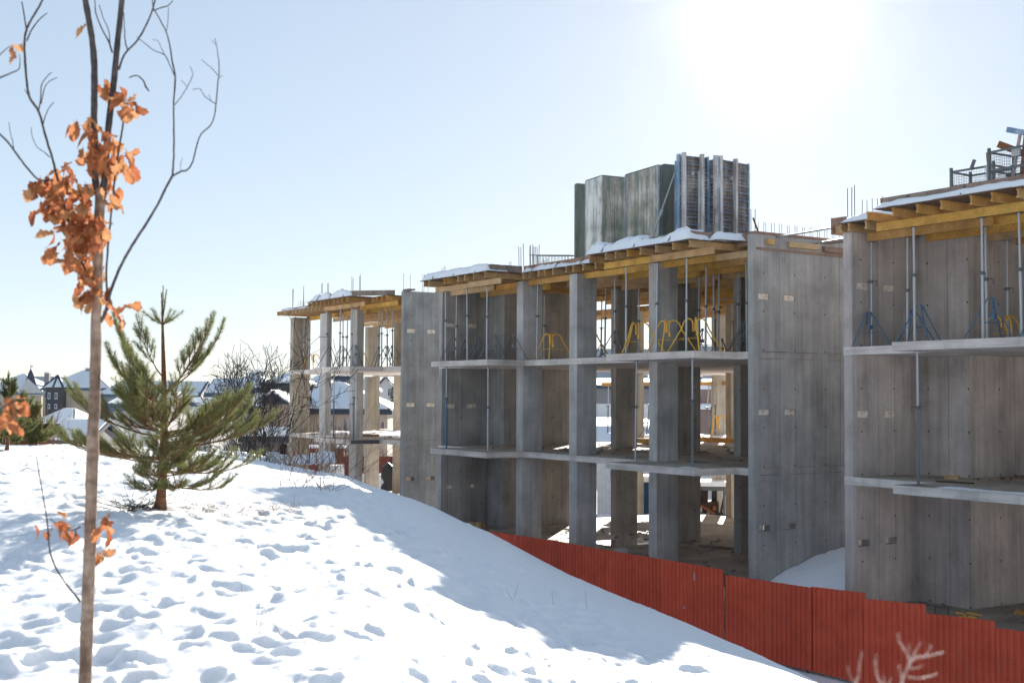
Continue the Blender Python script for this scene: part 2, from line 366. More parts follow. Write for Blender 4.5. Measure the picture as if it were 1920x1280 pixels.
def heightfield(name, xs, ys, fn, m, parent=None, loc=None, rot=None):
    V = [(x, y, fn(x, y)) for y in ys for x in xs]; nx = len(xs)
    F = [(j * nx + i, j * nx + i + 1, (j + 1) * nx + i + 1, (j + 1) * nx + i) for j in range(len(ys) - 1) for i in range(nx - 1)]
    me = bpy.data.meshes.new(name); me.from_pydata(V, [], F); me.materials.append(m); me.polygons.foreach_set('use_smooth', [True] * len(F)); me.update()
    return link(name, me, parent, loc, rot)
g = MB().poly([(-1200, -250, -1.75), (1200, -250, -1.75), (1200, 900, -1.75), (-1200, 900, -1.75)]).build('snow_ground', snow('far_snow', .5)); g['kind'] = 'structure'
def fn_(x, y, s, sd): return float(vnoise(np.array([x * s]), np.array([y * s]), sd)[0])
# heap of snow between the middle and the right building
o = heightfield('snow_heap', [0.262 + i * .0884 for i in range(41)], [-1.0 + i * .18 for i in range(60)],
    lambda x, y: float(np.interp(y, [-2.2, -1.2, .3, 1.2, 2.2, 3.4, 9.6], [-1.68, -1.2, -.02, .38, .66, .88, .8])) + .16 * math.sin((x - .3) / 3.5 * 2.4) * (y > -1) + .12 * fn_(x, y, 1.2, 5) + .05 * fn_(x, y, 4, 6), SNOW)
o.location = C3; o.rotation_euler = (0, 0, PHI); o['kind'] = 'structure'
# rising bank behind the site
o = heightfield('snow_bank', [i * 1.6 - 10 for i in range(50)], [84 + i * 2.2 for i in range(22)],
    lambda x, y: -1.7 + 4.9 * float(np.interp(y, [84, 98, 106, 112, 131], [0, .04, .93, .97, .99])) * float(np.interp(x, [-10, 2, 60, 69], [0, 1, 1, 0])) + .35 * fn_(x, y, .3, 9), SNOW)
o['kind'] = 'structure'

# ---------------------------------------------------------------- concrete frame buildings
def wall_yz(x0, x1, y0, y1, z0, z1, holes=()):
    "wall lying in the y-z plane with rectangular pockets (y0, y1, z0, z1) cut right through"
    m = MB(); ys = sorted({y0, y1, *[h[0] for h in holes], *[h[1] for h in holes]})
    for a, b in zip(ys, ys[1:]):
        hs = sorted([(h[2], h[3]) for h in holes if h[0] <= a + 1e-6 and h[1] >= b - 1e-6]); z = z0
        for lo, hi in hs: m.box(x0, x1, a, b, z, lo); z = hi
        m.box(x0, x1, a, b, z, z1)
    return m
FL = [0.0, 3.3, 6.6]
def end_wall(root, off, x0, x1, y0, y1, m, zb=-1.7, back=False, gaps=True, top=9.94, dy=0.0):
    for k, zf in enumerate(FL):
        z0 = zf if k else zb; z1 = zf + 3.3 if k < 2 else top
        zp = (1.53, 4.80, 8.09)[k]
        holes = [(y0 + .17, y0 + .60, zp, zp + .17), (y0 + 1.19, y0 + 1.62, zp, zp + .17)] if gaps else []
        w = wall_yz(x0 + .004 * (k % 2), x1 - .006 * (k % 2), y0, y1, z0, z1, holes).build('wall', m, root, off)
        for h in holes:
            if k == 0:
                b = MB().box(x0 + .05, x0 + .12, h[0] + .05, h[1] - .12, h[2] + .0, h[3] - .0)
            else:
                b = MB().box(x0 + .02, x1 - .035, h[0] + .002, h[1] - .002, h[2] + .002, h[3] - .002)
            b.build('pocket_filling', FOAM, root, off)
def joints(root, off, x, y0, y1):
    for z in (3.11, 3.305, 6.41, 6.605):
        n = 6
        for i in range(n):
            a = y0 + (y1 - y0) * i / n; MB().box(x, x + .006, a + random.uniform(0, .5), a + (y1 - y0) / n * random.uniform(.6, 1), z - .006, z + .008).build('joint_residue', random.choice((PLANK_P, FORM_PINK, STEEL_D)), root, off)
def column(root, off, x0, x1, y0, y1, m=None, zb=-1.7, top=9.5, floors=(0, 1, 2)):
    for k in floors:
        j = random.uniform(-.012, .012)
        z0 = FL[k] if k else zb; z1 = FL[k] + 3.1 if k < 2 else top
        MB().box(x0 + j, x1 + j, y0, y1, z0, z1).build('column', m or CONC_L, root, off)
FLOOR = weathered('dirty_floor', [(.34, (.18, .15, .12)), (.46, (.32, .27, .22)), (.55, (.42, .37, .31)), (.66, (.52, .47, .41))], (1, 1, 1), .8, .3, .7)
def slab(root, off, rects, zt, name='floor_slab', m=None, th=.2):
    mb = MB(); fb = MB()
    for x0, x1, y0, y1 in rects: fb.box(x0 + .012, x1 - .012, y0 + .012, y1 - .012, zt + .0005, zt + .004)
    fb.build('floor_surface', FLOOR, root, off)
    for x0, x1, y0, y1 in rects: mb.box(x0, x1, y0, y1, zt - th, zt)
    return mb.build(name, m or SLAB, root, off)
def rebar_set(root, off, pts, z0, h, jit=.03, r=.009):
    for x, y in pts:
        a, b = random.uniform(-jit, jit), random.uniform(-jit, jit); hh = h * random.uniform(.92, 1.05)
        MB().path([(x, y, z0), (x + a, y + b, z0 + hh)], r, 5).build('rebar', REBAR, root, off)

# --- middle building
OB = (0, 0, 0)
bB = thing('concrete_building', 'bare grey concrete frame building in the middle with tall form panels standing on its roof', 'building', OB, 'unfinished concrete frame buildings')
end_wall(bB, OB, 0.0, .25, 0.0, 13.4, CONC)
end_wall(bB, OB, -17.9, -17.65, 0.0, 2.2, CONC)
for k, zf in enumerate(FL):
    z0 = zf if k else -1.7; z1 = zf + 3.1 if k < 2 else 9.73
    MB().box(-17.9, -16.42, 2.2, 5.66, z0, z1).build('stair_core_wall', CONC, bB, OB)
slab(bB, OB, [(-17.905, -12.3, 0.003, 13.4), (-9.2, .002, 0.003, 13.4), (-12.3, -9.2, 0.003, 2.3), (-12.3, -9.2, 5.9, 13.4)], 0.0)
for zt in (3.3, 6.6): slab(bB, OB, [(-17.905, .002, -.003, 13.4), (-22.4, .002, 13.4, 17.8)], zt)
for zt in (3.3, 6.6):
    slab(bB, OB, [(-15.66, -11.56, -1.6, -.004)], zt, 'balcony_slab'); slab(bB, OB, [(-4.53, -.47, -1.6, -.004)], zt, 'balcony_slab')
joints(bB, OB, .25, .05, 8)
for x0, x1 in ((-12.13, -11.7), (-8.78, -8.34), (-4.46, -4.06)): column(bB, OB, x0, x1, .02, .86)
for x0, x1, y0, y1 in ((-12.58, -12.25, 4.7, 5.75), (-9.3, -8.95, 5.0, 6.1), (-5.55, -5.2, 4.6, 5.5)): column(bB, OB, x0, x1, y0, y1, CONC)
for x0, x1, y0, y1 in ((-15.45, -15.1, 13.3, 13.9), (-20.4, -20.0, 16.9, 17.5), (-21.9, -21.5, 13.0, 13.5), (-8.2, -7.8, 12.5, 13.3), (-4.4, -4.0, 12.5, 13.3), (-7.5, -7.1, 9.2, 10.1)):
    column(bB, OB, x0, x1, y0, y1, CONC_O if y0 > 11 else CONC)
rebar_set(bB, OB, [(-12.1, .1), (-12.05, .14), (-12.0, .5), (-11.95, .5), (-12.08, .3), (-11.9, .8)], 9.7, 1.18, .05, .012)
rebar_set(bB, OB, [(-11.3, .12), (-11.26, .16), (-11.22, .3), (-11.24, .2)], 9.7, 1.05, .05, .012)
rebar_set(bB, OB, [(-11.85 + .13 * i, .9) for i in range(4)], 9.7, .62)
rebar_set(bB, OB, [(-17.9, .1), (-17.78, .1), (-17.6, .1)], 9.7, .85); rebar_set(bB, OB, [(-12.8, .1), (-12.65, .1)], 9.9, .4)
rebar_set(bB, OB, [(-4.4 + .1 * i, .1) for i in range(2)], 9.8, .42)
rebar_set(bB, OB, [(.09, .05), (.2, .1)], 9.9, .78, .02, .011)
rebar_set(bB, OB, [(.12 + .06 * (i % 2), .3 + i * .155) for i in range(34)], 9.9, .42, .015, .008)
bc = thing('rebar_cage', 'low rusty reinforcement cage lying on the roof left of the tall form panels', 'rebar cage', (-13.0, 1.9, 9.95))
cg = MB()
for i in range(13):
    x = -1.1 + i * .21
    for y in (0, .35): cg.tube((x, y, 0), (x, y, .85 - .02 * i), .011, 4)
    cg.tube((x, 0, .85 - .02 * i), (x, .35, .85 - .02 * i), .011, 4)
for y in (0, .35):
    for z in (.25, .84): cg.tube((-1.1, y, z), (1.45, y, z - (.25 if z > .5 else 0)), .013, 4)
cg.build('wire_frame', REBAR, bc)

# --- right building
O4 = (3.81, -.28, 0)
b4 = thing('concrete_building', 'bare concrete frame building at the right edge with mesh crates on its snowy roof', 'building', O4, 'unfinished concrete frame buildings')
end_wall(b4, O4, 3.81, 4.1, -.28, 2.1, CONC_W)
for k, zf in enumerate(FL):
    z0 = zf if k else -1.7; z1 = zf + 3.1 if k < 2 else 9.73
    MB().box(3.81, 5.8, 2.1, 7.4, z0, z1).build('stair_core_wall', CONC_W, b4, O4)
    MB().box(5.8, 13.9, 7.15, 7.4, z0, z1).build('wall', CONC_W, b4, O4)
for k, zt in enumerate(FL): slab(b4, O4, [(3.805, 16, -.283, 13.4)], zt)
for zt in (3.3, 6.6): slab(b4, O4, [(6.53, 11.6, -1.66, -.284)], zt, 'balcony_slab')
column(b4, O4, 11.9, 12.3, -.26, .6); column(b4, O4, 15.6, 16, -.26, .6); column(b4, O4, 15.6, 16, 12.5, 13.3)
rebar_set(b4, O4, [(3.86, -.15), (3.95, -.1), (4.05, -.1)], 9.9, .85, .015, .011); rebar_set(b4, O4, [(4.2 + .17 * i, .0) for i in range(5)], 9.95, .42, .01)

# --- left building
O1 = (-23, .92, 0)
b1 = thing('concrete_building', 'smallest and farthest bare concrete frame building at the left, open between slim columns', 'building', O1, 'unfinished concrete frame buildings')
end_wall(b1, O1, -23.0, -22.75, .92, 8.2, concrete('concrete_cool', (.98, 1, .98), 1.2))
for k, zt in enumerate(FL): slab(b1, O1, [(-35.75, -22.998, .917, 8.2), (-40.6, -28.0, 8.2, 9.4)] if k else [(-35.75, -22.998, .917, 8.2)], zt)
for zt in (3.3, 6.6): slab(b1, O1, [(-28.6, -24.75, -.75, .913)], zt, 'balcony_slab')
joints(b1, O1, -22.75, 1.0, 6)
column(b1, O1, -35.73, -35.3, .94, 1.9, CONC_O, top=9.4); column(b1, O1, -31.86, -31.1, .94, 1.24, top=9.4); column(b1, O1, -28.3, -27.55, .94, 1.3, top=9.4)
column(b1, O1, -40.2, -39.8, 7.5, 8.3, CONC_O, top=9.33); column(b1, O1, -34.95, -34.6, 6.7, 7.3, CONC_O, top=9.3)
rebar_set(b1, O1, [(-35.6, 1.0), (-35.58, 1.0), (-34.2, 1.0), (-34.18, 1.02)], 9.65, 1.28, .02, .013); rebar_set(b1, O1, [(-35.3 + .25 * i, 1.2) for i in range(4)], 9.65, .62)
rebar_set(b1, O1, [(-31.9, 1), (-31.8, 1), (-31.1, 1), (-31.0, 1)], 9.7, 1.25, .03, .012); rebar_set(b1, O1, [(-31.65 + .15 * i, 1) for i in range(3)], 9.7, .5)
rebar_set(b1, O1, [(-28.3, 1), (-28.2, 1), (-27.45, 1), (-27.35, 1)], 9.8, 1.2, .04, .012); rebar_set(b1, O1, [(-28.0 + .15 * i, 1) for i in range(3)], 9.8, .5)
rebar_set(b1, O1, [(-22.95, 1.0), (-22.9, 1.3), (-22.85, 1.9), (-22.9, 2.0)], 9.9, .8, .01); rebar_set(b1, O1, [(-22.88, 2.2 + .4 * i) for i in range(6)], 9.9, .45, .01)

# ---------------------------------------------------------------- roof formwork decks (joists on main beams, plywood, edge boards)
ZM, ZJ, ZP = 9.43, 9.63, 9.735          # centre of main beam, centre of joist, underside of plywood
def deck(name, label, org, off):
    return thing(name, label, 'formwork', org, 'timber roof formworks')
def main_beam(root, off, x0, x1, y, z=ZM, m=None):
    "several overlapping timbers in a row"
    x = x0
    while x < x1 - .2:
        e = min(x + random.choice((2.45, 3.3, 3.9)), x1)
        if x1 - e < .6: e = x1
        dy = random.choice((-.045, .045)); MB().ibeam((x, y + dy, z), (e, y + dy, z)).build('main_beam', m or random.choice((BEAM_Y, BEAM_P, BEAM_P, BEAM_O)), root, off)
        x = e if e >= x1 else e - .25
def joist(root, off, x, y0, y1, z=ZJ, m=None):
    MB().ibeam((x, y0, z), (x, y1, z)).build('joist', m or random.choice((BEAM_P, BEAM_P, BEAM_O)), root, off)
def ply(root, off, x0, x1, y0, y1, z=ZP, sx=2.5, sy=1.25):
    x = x0
    while x < x1 - .01:
        xe = min(x + sx, x1); y = y0
        while y < y1 - .01:
            ye = min(y + sy, y1)
            MB().box(x + .002, xe - .002, y + .002, ye - .002, z, z + .021).build('plywood_sheet', PLY, root, off); y = ye
        x = xe
def edge(root, off, p, q, z=ZP + .022, h=.24, m=None):
    "upright edge board with raking brackets on its outer side"
    p, q = Vector(p), Vector(q); L = (q - p).length; d = (q - p) / L; nrm = Vector((d.y, -d.x, 0))
    P = lambda s, o, zz: tuple(p + d * s + nrm * o + Vector((0, 0, zz)))
    n = max(1, round(L / 2.2))
    for i in range(n):
        a, b = L * i / n + .003, L * (i + 1) / n - .003
        MB().bar(P(a, 0, z + h / 2), P(b, 0, z + h / 2 + random.uniform(-.01, .01)), .022, h).build('edge_board', m or random.choice((PLANK, FORM_PINK, PLANK_P)), root, off)
    k = max(1, round(L / 1.4))
    for i in range(k):
        s = L * (i + .5) / k; MB().bar(P(s, .02, z + h - .02), P(s, .17, z + .01), .03, .02).build('bracket', STEEL_D, root, off)
# middle building
dB = deck('roof_formwork', 'timber formwork deck over the middle building with joist ends jutting over two balconies', (0, 0, 9.33), OB); OD = (0, 0, 9.33)
main_beam(dB, OD, -5.37, -3.0, -1.0, m=BEAM_Y); main_beam(dB, OD, -3.02, -.18, -1.06, m=BEAM_P)
main_beam(dB, OD, -16.5, -13.6, -1.0, m=BEAM_P); main_beam(dB, OD, -13.7, -11.45, -1.06, m=BEAM_P)
for r_, yy in enumerate([.3 + 1.3 * i for i in range(10)]):
    if yy < 6: main_beam(dB, OD, -11.2 if r_ else -17.4, -.05, yy); 
    else: main_beam(dB, OD, -17.4, -.05, yy)
    if 0 < r_ and yy < 2.2: main_beam(dB, OD, -17.4, -12.3, yy)
for x in (-5.4, -4.57, -4.07, -3.47, -2.85, -2.13, -1.36, -.64): joist(dB, OD, x, -1.62, 1.2)
for x in (-16.26, -15.87, -14.67, -14.38, -13.66, -13.16, -12.51, -11.73): joist(dB, OD, x, -1.62, 1.4)
for x in (-11.29, -10.83, -10.29, -9.92, -9.39, -8.59, -8.18, -7.6, -6.9, -6.3, -5.8): joist(dB, OD, x, -.28, 3.2)
for i in range(35):
    x = -17.5 + i * .51 + random.uniform(-.07, .07)
    for y0 in (1.5, 5.6, 9.6):
        if y0 < 3 and (x < -16.3 or -11.4 < x < -5.6): continue
        joist(dB, OD, x + random.choice((0, .09)), y0, min(y0 + 4.3, 13.6))
ply(dB, OD, -5.5, -.5, -1.72, -.3, sy=1.42); ply(dB, OD, -16.42, -11.37, -1.72, -.3, sy=1.42); ply(dB, OD, -17.9, -.02, -.3, 13.5); ply(dB, OD, -27, -.02, 13.5, 17.9)
for yy in (14.2, 15.5, 16.6, 17.6): main_beam(dB, OD, -26.8, -.1, yy)
for i in range(52): joist(dB, OD, -26.7 + .51 * i, 13.7, 17.8)
edge(dB, OD, (-5.42, -1.58, 0), (-.62, -1.58, 0)); edge(dB, OD, (-.62, -1.58, 0), (-.62, -.02, 0))
edge(dB, OD, (-16.2, -1.56, 0), (-11.45, -1.56, 0)); edge(dB, OD, (-11.45, -1.56, 0), (-11.45, -.2, 0)); edge(dB, OD, (-11.4, -.16, 0), (-5.5, -.16, 0), m=PLANK_P)
MB().box(-16.28, -16.25, -1.6, -1.2, 9.76, 9.98).build('edge_board', PLANK, dB, OD)
MB().box(-.45, -.02, .02, .05, 9.62, 9.98).build('edge_board', PLANK_P, dB, OD)
# strip of formwork on top of the right end wall of the middle building
MB().box(.252, .30, .1, 3.9, 9.50, 9.56).build('batten', PLANK_P, dB, OD)
MB().box(.255, .36, 1.3, 2.55, 9.64, 9.80).build('batten', BEAM_P, dB, OD); MB().box(.255, .36, 2.75, 4.0, 9.60, 9.76).build('batten', PLANK_P, dB, OD)
MB().box(.255, .37, .45, .7, 9.66, 9.82).build('batten', BEAM_O, dB, OD); MB().box(.0, .27, .02, 3.4, 9.945, 10.02).build('edge_board', PLANK_P, dB, OD)
# right building
d4 = deck('roof_formwork', 'timber formwork deck over the right building with thick yellow beams and a snowy edge', (3.81, -.28, 9.33), O4); OD4 = (3.81, -.28, 9.33)
main_beam(d4, OD4, 5.59, 8.6, -1.0, m=BEAM_Y); main_beam(d4, OD4, 8.5, 12, -1.06, m=BEAM_Y)
main_beam(d4, OD4, 4.15, 7.9, .3, m=BEAM_O); main_beam(d4, OD4, 7.8, 12, .36, m=BEAM_Y); main_beam(d4, OD4, 5.0, 12, 1.45, m=BEAM_Y)
for yy in (2.75, 4.0, 5.3, 6.6): main_beam(d4, OD4, 5.9, 13, yy)
for x in (5.85, 6.61, 7.3, 7.96, 8.74, 9.27, 9.9, 10.6, 11.2): joist(d4, OD4, x, -1.68, 1.5, m=BEAM_O)
for x in (3.98, 4.25, 4.8, 5.3): joist(d4, OD4, x, -.55, 2.05, m=BEAM_P)
for i in range(14): joist(d4, OD4, 5.95 + i * .52, 1.3, 5.4); joist(d4, OD4, 6.03 + i * .52, 5.1, 7.1)
ply(d4, OD4, 3.95, 6.1, -.62, 2.1); ply(d4, OD4, 6.12, 12.4, -1.8, 7.1)
ply(d4, OD4, 3.95, 6.1, 2.1, 13.4); ply(d4, OD4, 6.12, 12.4, 7.1, 13.4)
edge(d4, OD4, (6.25, -1.62, 0), (12.4, -1.62, 0), h=.25); MB().bar((6.22, -1.64, 9.88), (6.22, -1.2, 9.88), .03, .26).build('edge_board', PLANK_P, d4, OD4)
MB().box(3.42, 3.46, -.3, .5, 9.55, 9.98).build('edge_board', PLANK_P, d4, OD4); MB().box(3.46, 3.95, -.34, -.3, 9.76, 9.96).build('edge_board', PLANK_P, d4, OD4)
MB().ibeam((3.5, -.2, 9.66), (4.1, -.2, 9.66)).build('joist', BEAM_P, d4, OD4)
# left building
d1 = deck('roof_formwork', 'small timber formwork deck over the far left building, stepped up over its balcony', (-23, .92, 9.33), O1); OD1 = (-23, .92, 9.33)
main_beam(d1, OD1, -29.0, -24.6, -.15, m=BEAM_P); main_beam(d1, OD1, -26.9, -23.1, .75, m=BEAM_Y)
for yy in (7.3, 8.4, 9.2): main_beam(d1, OD1, -40.9, -23.1, yy)
for yy in (1.8, 3.4, 5.0, 6.6): main_beam(d1, OD1, -35.6, -23.1, yy, z=ZM - .07, m=random.choice((BEAM_P, BEAM_Y)))
for i in range(14): joist(d1, OD1, -29.5 + i * .48, -.75 if i < 10 else .3, 2.4)
for i in range(14): joist(d1, OD1, -36.4 + i * .5, .45, 3.0, m=BEAM_P)
for i in range(26): joist(d1, OD1, -35.7 + i * .5, 2.9, 7.2)
ply(d1, OD1, -29.4, -24.5, -.9, .6, sy=1.5); ply(d1, OD1, -36.7, -23.02, .6, 8.0); ply(d1, OD1, -41, -36.72, 6.9, 8.0); ply(d1, OD1, -41, -23.02, 8.0, 9.6); ply(d1, OD1, -24.48, -23.02, .3, .6)
edge(d1, OD1, (-29.0, -.7, 0), (-24.6, -.7, 0)); edge(d1, OD1, (-24.6, -.7, 0), (-23.2, .7, 0)); edge(d1, OD1, (-36.4, .72, 0), (-29.5, .72, 0), h=.12)
MB().box(-22.95, -22.4, .95, 1.3, 9.96, 10.02).build('edge_board', PLANK, d1, OD1)
# back edge of the middle building: beams under the slab and beams stacked on the floor
db = thing('edge_formwork', 'orange timber beams under the rear slab edge seen through the middle storey', 'formwork', (-22, 17.4, 6.1))
for x in (-30, -26.2, -22.4, -18.6, -14.8): MB().ibeam((x, 17.3, 6.0), (x + 3.9, 17.3, 6.0)).build('main_beam', BEAM_O, db, (-22, 17.4, 6.1))

# lumpy snow lying on decks and slabs
def snow_strip(label, x0, x1, y0, y1, z, h, seed, nx=None, rag=.3, cat='snow'):
    nx = nx or max(6, int((x1 - x0) / .09)); ny = max(5, int((y1 - y0) / .07)); V = []; F = []
    for j in range(ny + 1):
        for i in range(nx + 1):
            u, v = i / nx, j / ny; x = x0 + (x1 - x0) * u; y = y0 + (y1 - y0) * v
            e = min(1, min(u, 1 - u) * nx / 2.2, min(v, 1 - v) * ny / 1.6)
            n = fn_(x, y, 1.6, seed) * 1.0 + fn_(x, y, 5, seed + 1) * .45
            V.append((x + .03 * fn_(x, y, 6, seed + 3), y + .05 * fn_(x, y, 3, seed + 4), z + max(0.0, h * e * (1 + rag * 2 * n)) - (.012 if e < .01 else 0)))
    for j in range(ny):
        for i in range(nx): a = j * (nx + 1) + i; F.append((a, a + 1, a + nx + 2, a + nx + 1))
    m = MB(); m.v = V; m.f = F; c = ((x0 + x1) / 2, (y0 + y1) / 2, z)
    return solo(m, 'snow_cover', SNOW, c, label, cat, None, smooth=True, kind='stuff', off=c)
zt = ZP + .022
snow_strip('lumpy snow along the roof edge over the right balcony of the middle building', -5.5, -.5, -1.74, -.9, zt, .27, 11, rag=.5)
snow_strip('snow on the roof step between the form panels and the right end wall', -.62, -.05, -1.0, 1.3, zt, .24, 12)
snow_strip('smooth snow on the roof edge over the left balcony of the middle building', -16.3, -11.4, -1.72, -.8, zt, .29, 13, rag=.15)
snow_strip('thin snow along the low roof edge in the centre of the middle building', -11.35, -5.5, -.3, .3, zt, .2, 14, rag=.5)
snow_strip('white snow along the roof edge of the right building', 6.14, 12.4, -1.80, -1.63, zt, .13, 15, rag=.3)
snow_strip('thick snow layer behind the edge board on the right building roof', 6.3, 12.4, -1.58, .6, zt, .24, 16, rag=.25)
snow_strip('wedge of snow on the lower left corner of the right building roof', 3.98, 6.08, -.6, .4, zt, .16, 17, rag=.3)
snow_strip('patchy snow on the roof edge over the balcony of the left building', -29.3, -24.6, -.85, -.4, zt, .26, 18, rag=.6)
snow_strip('thin snow on the low roof corner of the left building', -36.5, -29.5, .6, 1.2, zt, .13, 19, rag=.5)
snow_strip('bright snow on the middle floor of the left building', -35.2, -24.0, 2.6, 8.1, 3.302, .07, 20, rag=.8)
snow_strip('bright snow on the rear of the middle floor of the middle building', -22.2, -10.0, 13.8, 17.6, 3.306, .10, 21, rag=.9)
snow_strip('blue grey snow patch on the middle floor behind the third column', -9.4, -8.0, 7.6, 8.3, 3.302, .03, 22, rag=1.2)
snow_strip('snow patch on the middle floor near the right end wall', -10.2, -7.6, 9.6, 10.8, 3.302, .04, 23, rag=1.2)
snow_strip('frosty snow along the front of the right lower balcony', 7.6, 11.5, -1.64, -1.15, 3.302, .035, 24, rag=.6)
snow_strip('thin snow on the corner of the lower balcony of the middle building', -1.3, -.5, -1.58, -1.2, 3.302, .02, 25, rag=.6)

# ---------------------------------------------------------------- shoring props and their tripods
PM = {}
def pmesh(key, fn, m):
    if key not in PM:
        mb = MB(); fn(mb); me = bpy.data.meshes.new(key[0]); me.from_pydata(mb.v, [], mb.f); me.materials.append(m); me.update(); PM[key] = me
    return PM[key]
def prop(label, group, x, y, z, h, tilt=(0, 0), rz=None, paint=None, r=1.0, split=None):
    m = paint or STEEL; s = round(split or h * random.uniform(.52, .62), 1)
    t = thing('shoring_prop', label, 'prop', (x, y, z), group, rz if rz is not None else random.uniform(0, 6))
    t.rotation_euler = (tilt[0], tilt[1], t.rotation_euler[2])
    k = (round(h, 2), s, m.name, r)
    link('outer_tube', pmesh(('outer_tube',) + k, lambda b: b.tube((0, 0, .01), (0, 0, s), .034 * r, 8), m), t)
    link('inner_tube', pmesh(('inner_tube',) + k, lambda b: b.tube((0, 0, s), (0, 0, h - .012), .026 * r, 8), STEEL), t)
    def col(b): b.tube((0, 0, s - .05), (0, 0, s + .03), .05 * r, 8); b.tube((-.16, 0, s), (.12, 0, s), .011, 5); b.path([(-.15, 0, s), (-.17, .0, s - .07), (-.13, 0, s - .12)], .009, 4)
    link('collar', pmesh(('collar',) + k, col, STEEL_D), t)
    link('base_plate', pmesh(('base_plate',) + k, lambda b: b.box(-.07, .07, -.07, .07, 0, .01), STEEL_D), t)
    link('head_plate', pmesh(('head_plate',) + k, lambda b: b.box(-.07, .07, -.07, .07, h - .012, h - .002), STEEL_D), t)
    return t
def tripod(label, group, x, y, z, kind='yellow', rz=0, h=.85, rad=.62):
    m = {'yellow': YEL, 'blue': BLUE, 'grey': GREYP}[kind]
    t = thing('prop_tripod', label, 'tripod', (x, y, z), group, rz)
    def leg(b):
        if kind == 'yellow': b.path([(.06, 0, h * .62), (.07, 0, h * .90), (.14, 0, h * .985), (.24, 0, h), (.35, 0, h * .92), (.46, 0, h * .68), (rad, 0, .01)], .023, 6)
        else: b.path([(.06, 0, h), (rad, 0, .01)], .017, 5)
    me = pmesh(('leg', kind, h, rad), leg, m)
    for i in range(3): link('leg', me, t, rot=(0, 0, i * 2.2 + .3))
    def clamp(b):
        b.box(.035, .10, -.05, .05, h * .5, h * .62); b.box(.035, .09, -.04, .04, h * .9, h * .98); b.bar((.06, 0, h * .55), (.06, 0, h * .95), .02, .02)
        b.path([(math.cos(a) * rad * .55, math.sin(a) * rad * .55, h * .42) for a in (.3, 2.5, 4.7)], .006, 4)
    link('clamp', pmesh(('clamp', kind, h, rad), clamp, m), t)
    return t
H3 = 9.33 - 6.6
def row(fmt, group, xs, y, z=6.6, h=H3, paint=None):
    for i, x in enumerate(xs): prop(fmt % nth(i, len(xs)), group, x, y, z, h, (random.uniform(-.012, .012), random.uniform(-.014, .014)), paint=paint)
GP = 'steel shoring props under the roof formworks'; GT = 'tripod stands round the feet of the props'
row('bright steel prop on the right balcony of the middle building, %s', GP, [-4.32, -2.85, -1.49], -1.0)
row('steel prop behind the right balcony of the middle building, %s', GP, [-8.87, -7.39, -4.66, -2.83, -1.0], .3 + .62)
row('steel prop on the left balcony of the middle building, %s', GP, [-15.6, -13.94, -12.56], -1.0)
row('thin steel prop in the second row behind the left balcony, %s', GP, [-17.05, -11.21], .3)
row('grey steel prop deep in the middle building top floor, %s', GP, [-14.6, -10.6, -8.61, -5.4, -4.62, -4.43, -3.52], 2.9)
row('dark steel prop far back in the middle building top floor, %s', GP, [-16.05, -13.8, -10.07, -8.9, -7.9], 6.8, paint=GREYP)
row('small dark steel prop along the rear edge of the top floor, %s', GP, [-20.5 + 4, -13.2, -10.5, -7.6, -4.8], 12.0, paint=GREYP)
row('thick steel prop at the right building balcony edge, %s', GP, [6.65, 8.51, 9.48], -1.0)
row('steel prop just inside the top floor of the right building, %s', GP, [4.2, 5.34, 7.65], .32)
row('thin steel prop against the dark wall of the right building, %s', GP, [6.35, 7.9], 2.9)
row('slim steel prop on the balcony of the left building, %s', GP, [-28.22, -26.81, -25.51], -.3)
row('slim steel prop inside the left building on the top floor, %s', GP, [-35.2, -34.57, -30.3, -29.9, -26.4, -26.04, -25.46, -24.92], 1.5)
GM = 'props between the storeys at the balconies'
prop('dark blue prop between the two left balconies of the middle building', GM, -15.05, -1.25, 3.3, 3.1, (0, .02), paint=BLUE)
prop('grey prop at the corner of the left balcony, middle storey', GM, -11.95, -1.3, 3.3, 3.1, (.004, .0))
prop('spotted grey prop under the left end of the right upper balcony', GM, -3.85, -1.0, 3.3, 3.1, (.0, .012))
prop('dark grey prop under the corner of the right upper balcony', GM, -.82, -1.35, 3.3, 3.1, paint=GREYP)
prop('tall dark prop under the upper balcony of the right building', GM, 7.0, -1.35, 3.3, 3.1, paint=GREYP, split=1.8)
prop('dark blue prop beside the second column of the left building, middle storey', GM, -27.6, -.2, 3.3, 3.1, paint=BLUE)
prop('pale prop before the blue roofed house, middle storey of the left building', GM, -26.4, .2, 3.3, 3.1)
prop('dark prop crossing the third column of the left building, middle storey', GM, -25.2, -.3, 3.3, 3.1, paint=GREYP)
for i, (x, tx) in enumerate(((-28.9, .02), (-28.6, .16), (-25.5, .14), (-20.9, .12), (-20.45, .02), (-20.15, .02), (-16.0, -.1))):
    prop('dark prop by the rear edge of the middle storey, %s' % nth(i, 7), 'props along the rear edge of the middle storey', x, 16.9, 3.3, 2.6, (0, tx), rz=0, paint=STEEL_D)
tz = 6.6
for i, x in enumerate([-4.25, -2.8, -1.55]): tripod('yellow arched tripod on the right balcony of the middle building, %s' % nth(i, 3), GT, x, -.62, tz, 'yellow', rz=.4 + i * .3, h=1.0, rad=.92)
tripod('yellow arched tripod between the first and second column of the middle building', GT, -10.75, .6, tz, 'yellow', rz=.9, h=.95, rad=.85)
tripod('yellow arched tripod tucked behind the second column of the middle building', GT, -9.0, .9, tz, 'yellow', rz=2.4, h=.95, rad=.85)
tripod('yellow tripod among the props at the far left corner of the left building', GT, -34.7, 1.8, tz, 'yellow', rz=.2)
tripod('yellow tripod between the second and third column of the left building', GT, -29.7, 2.0, tz, 'yellow', rz=1.2)
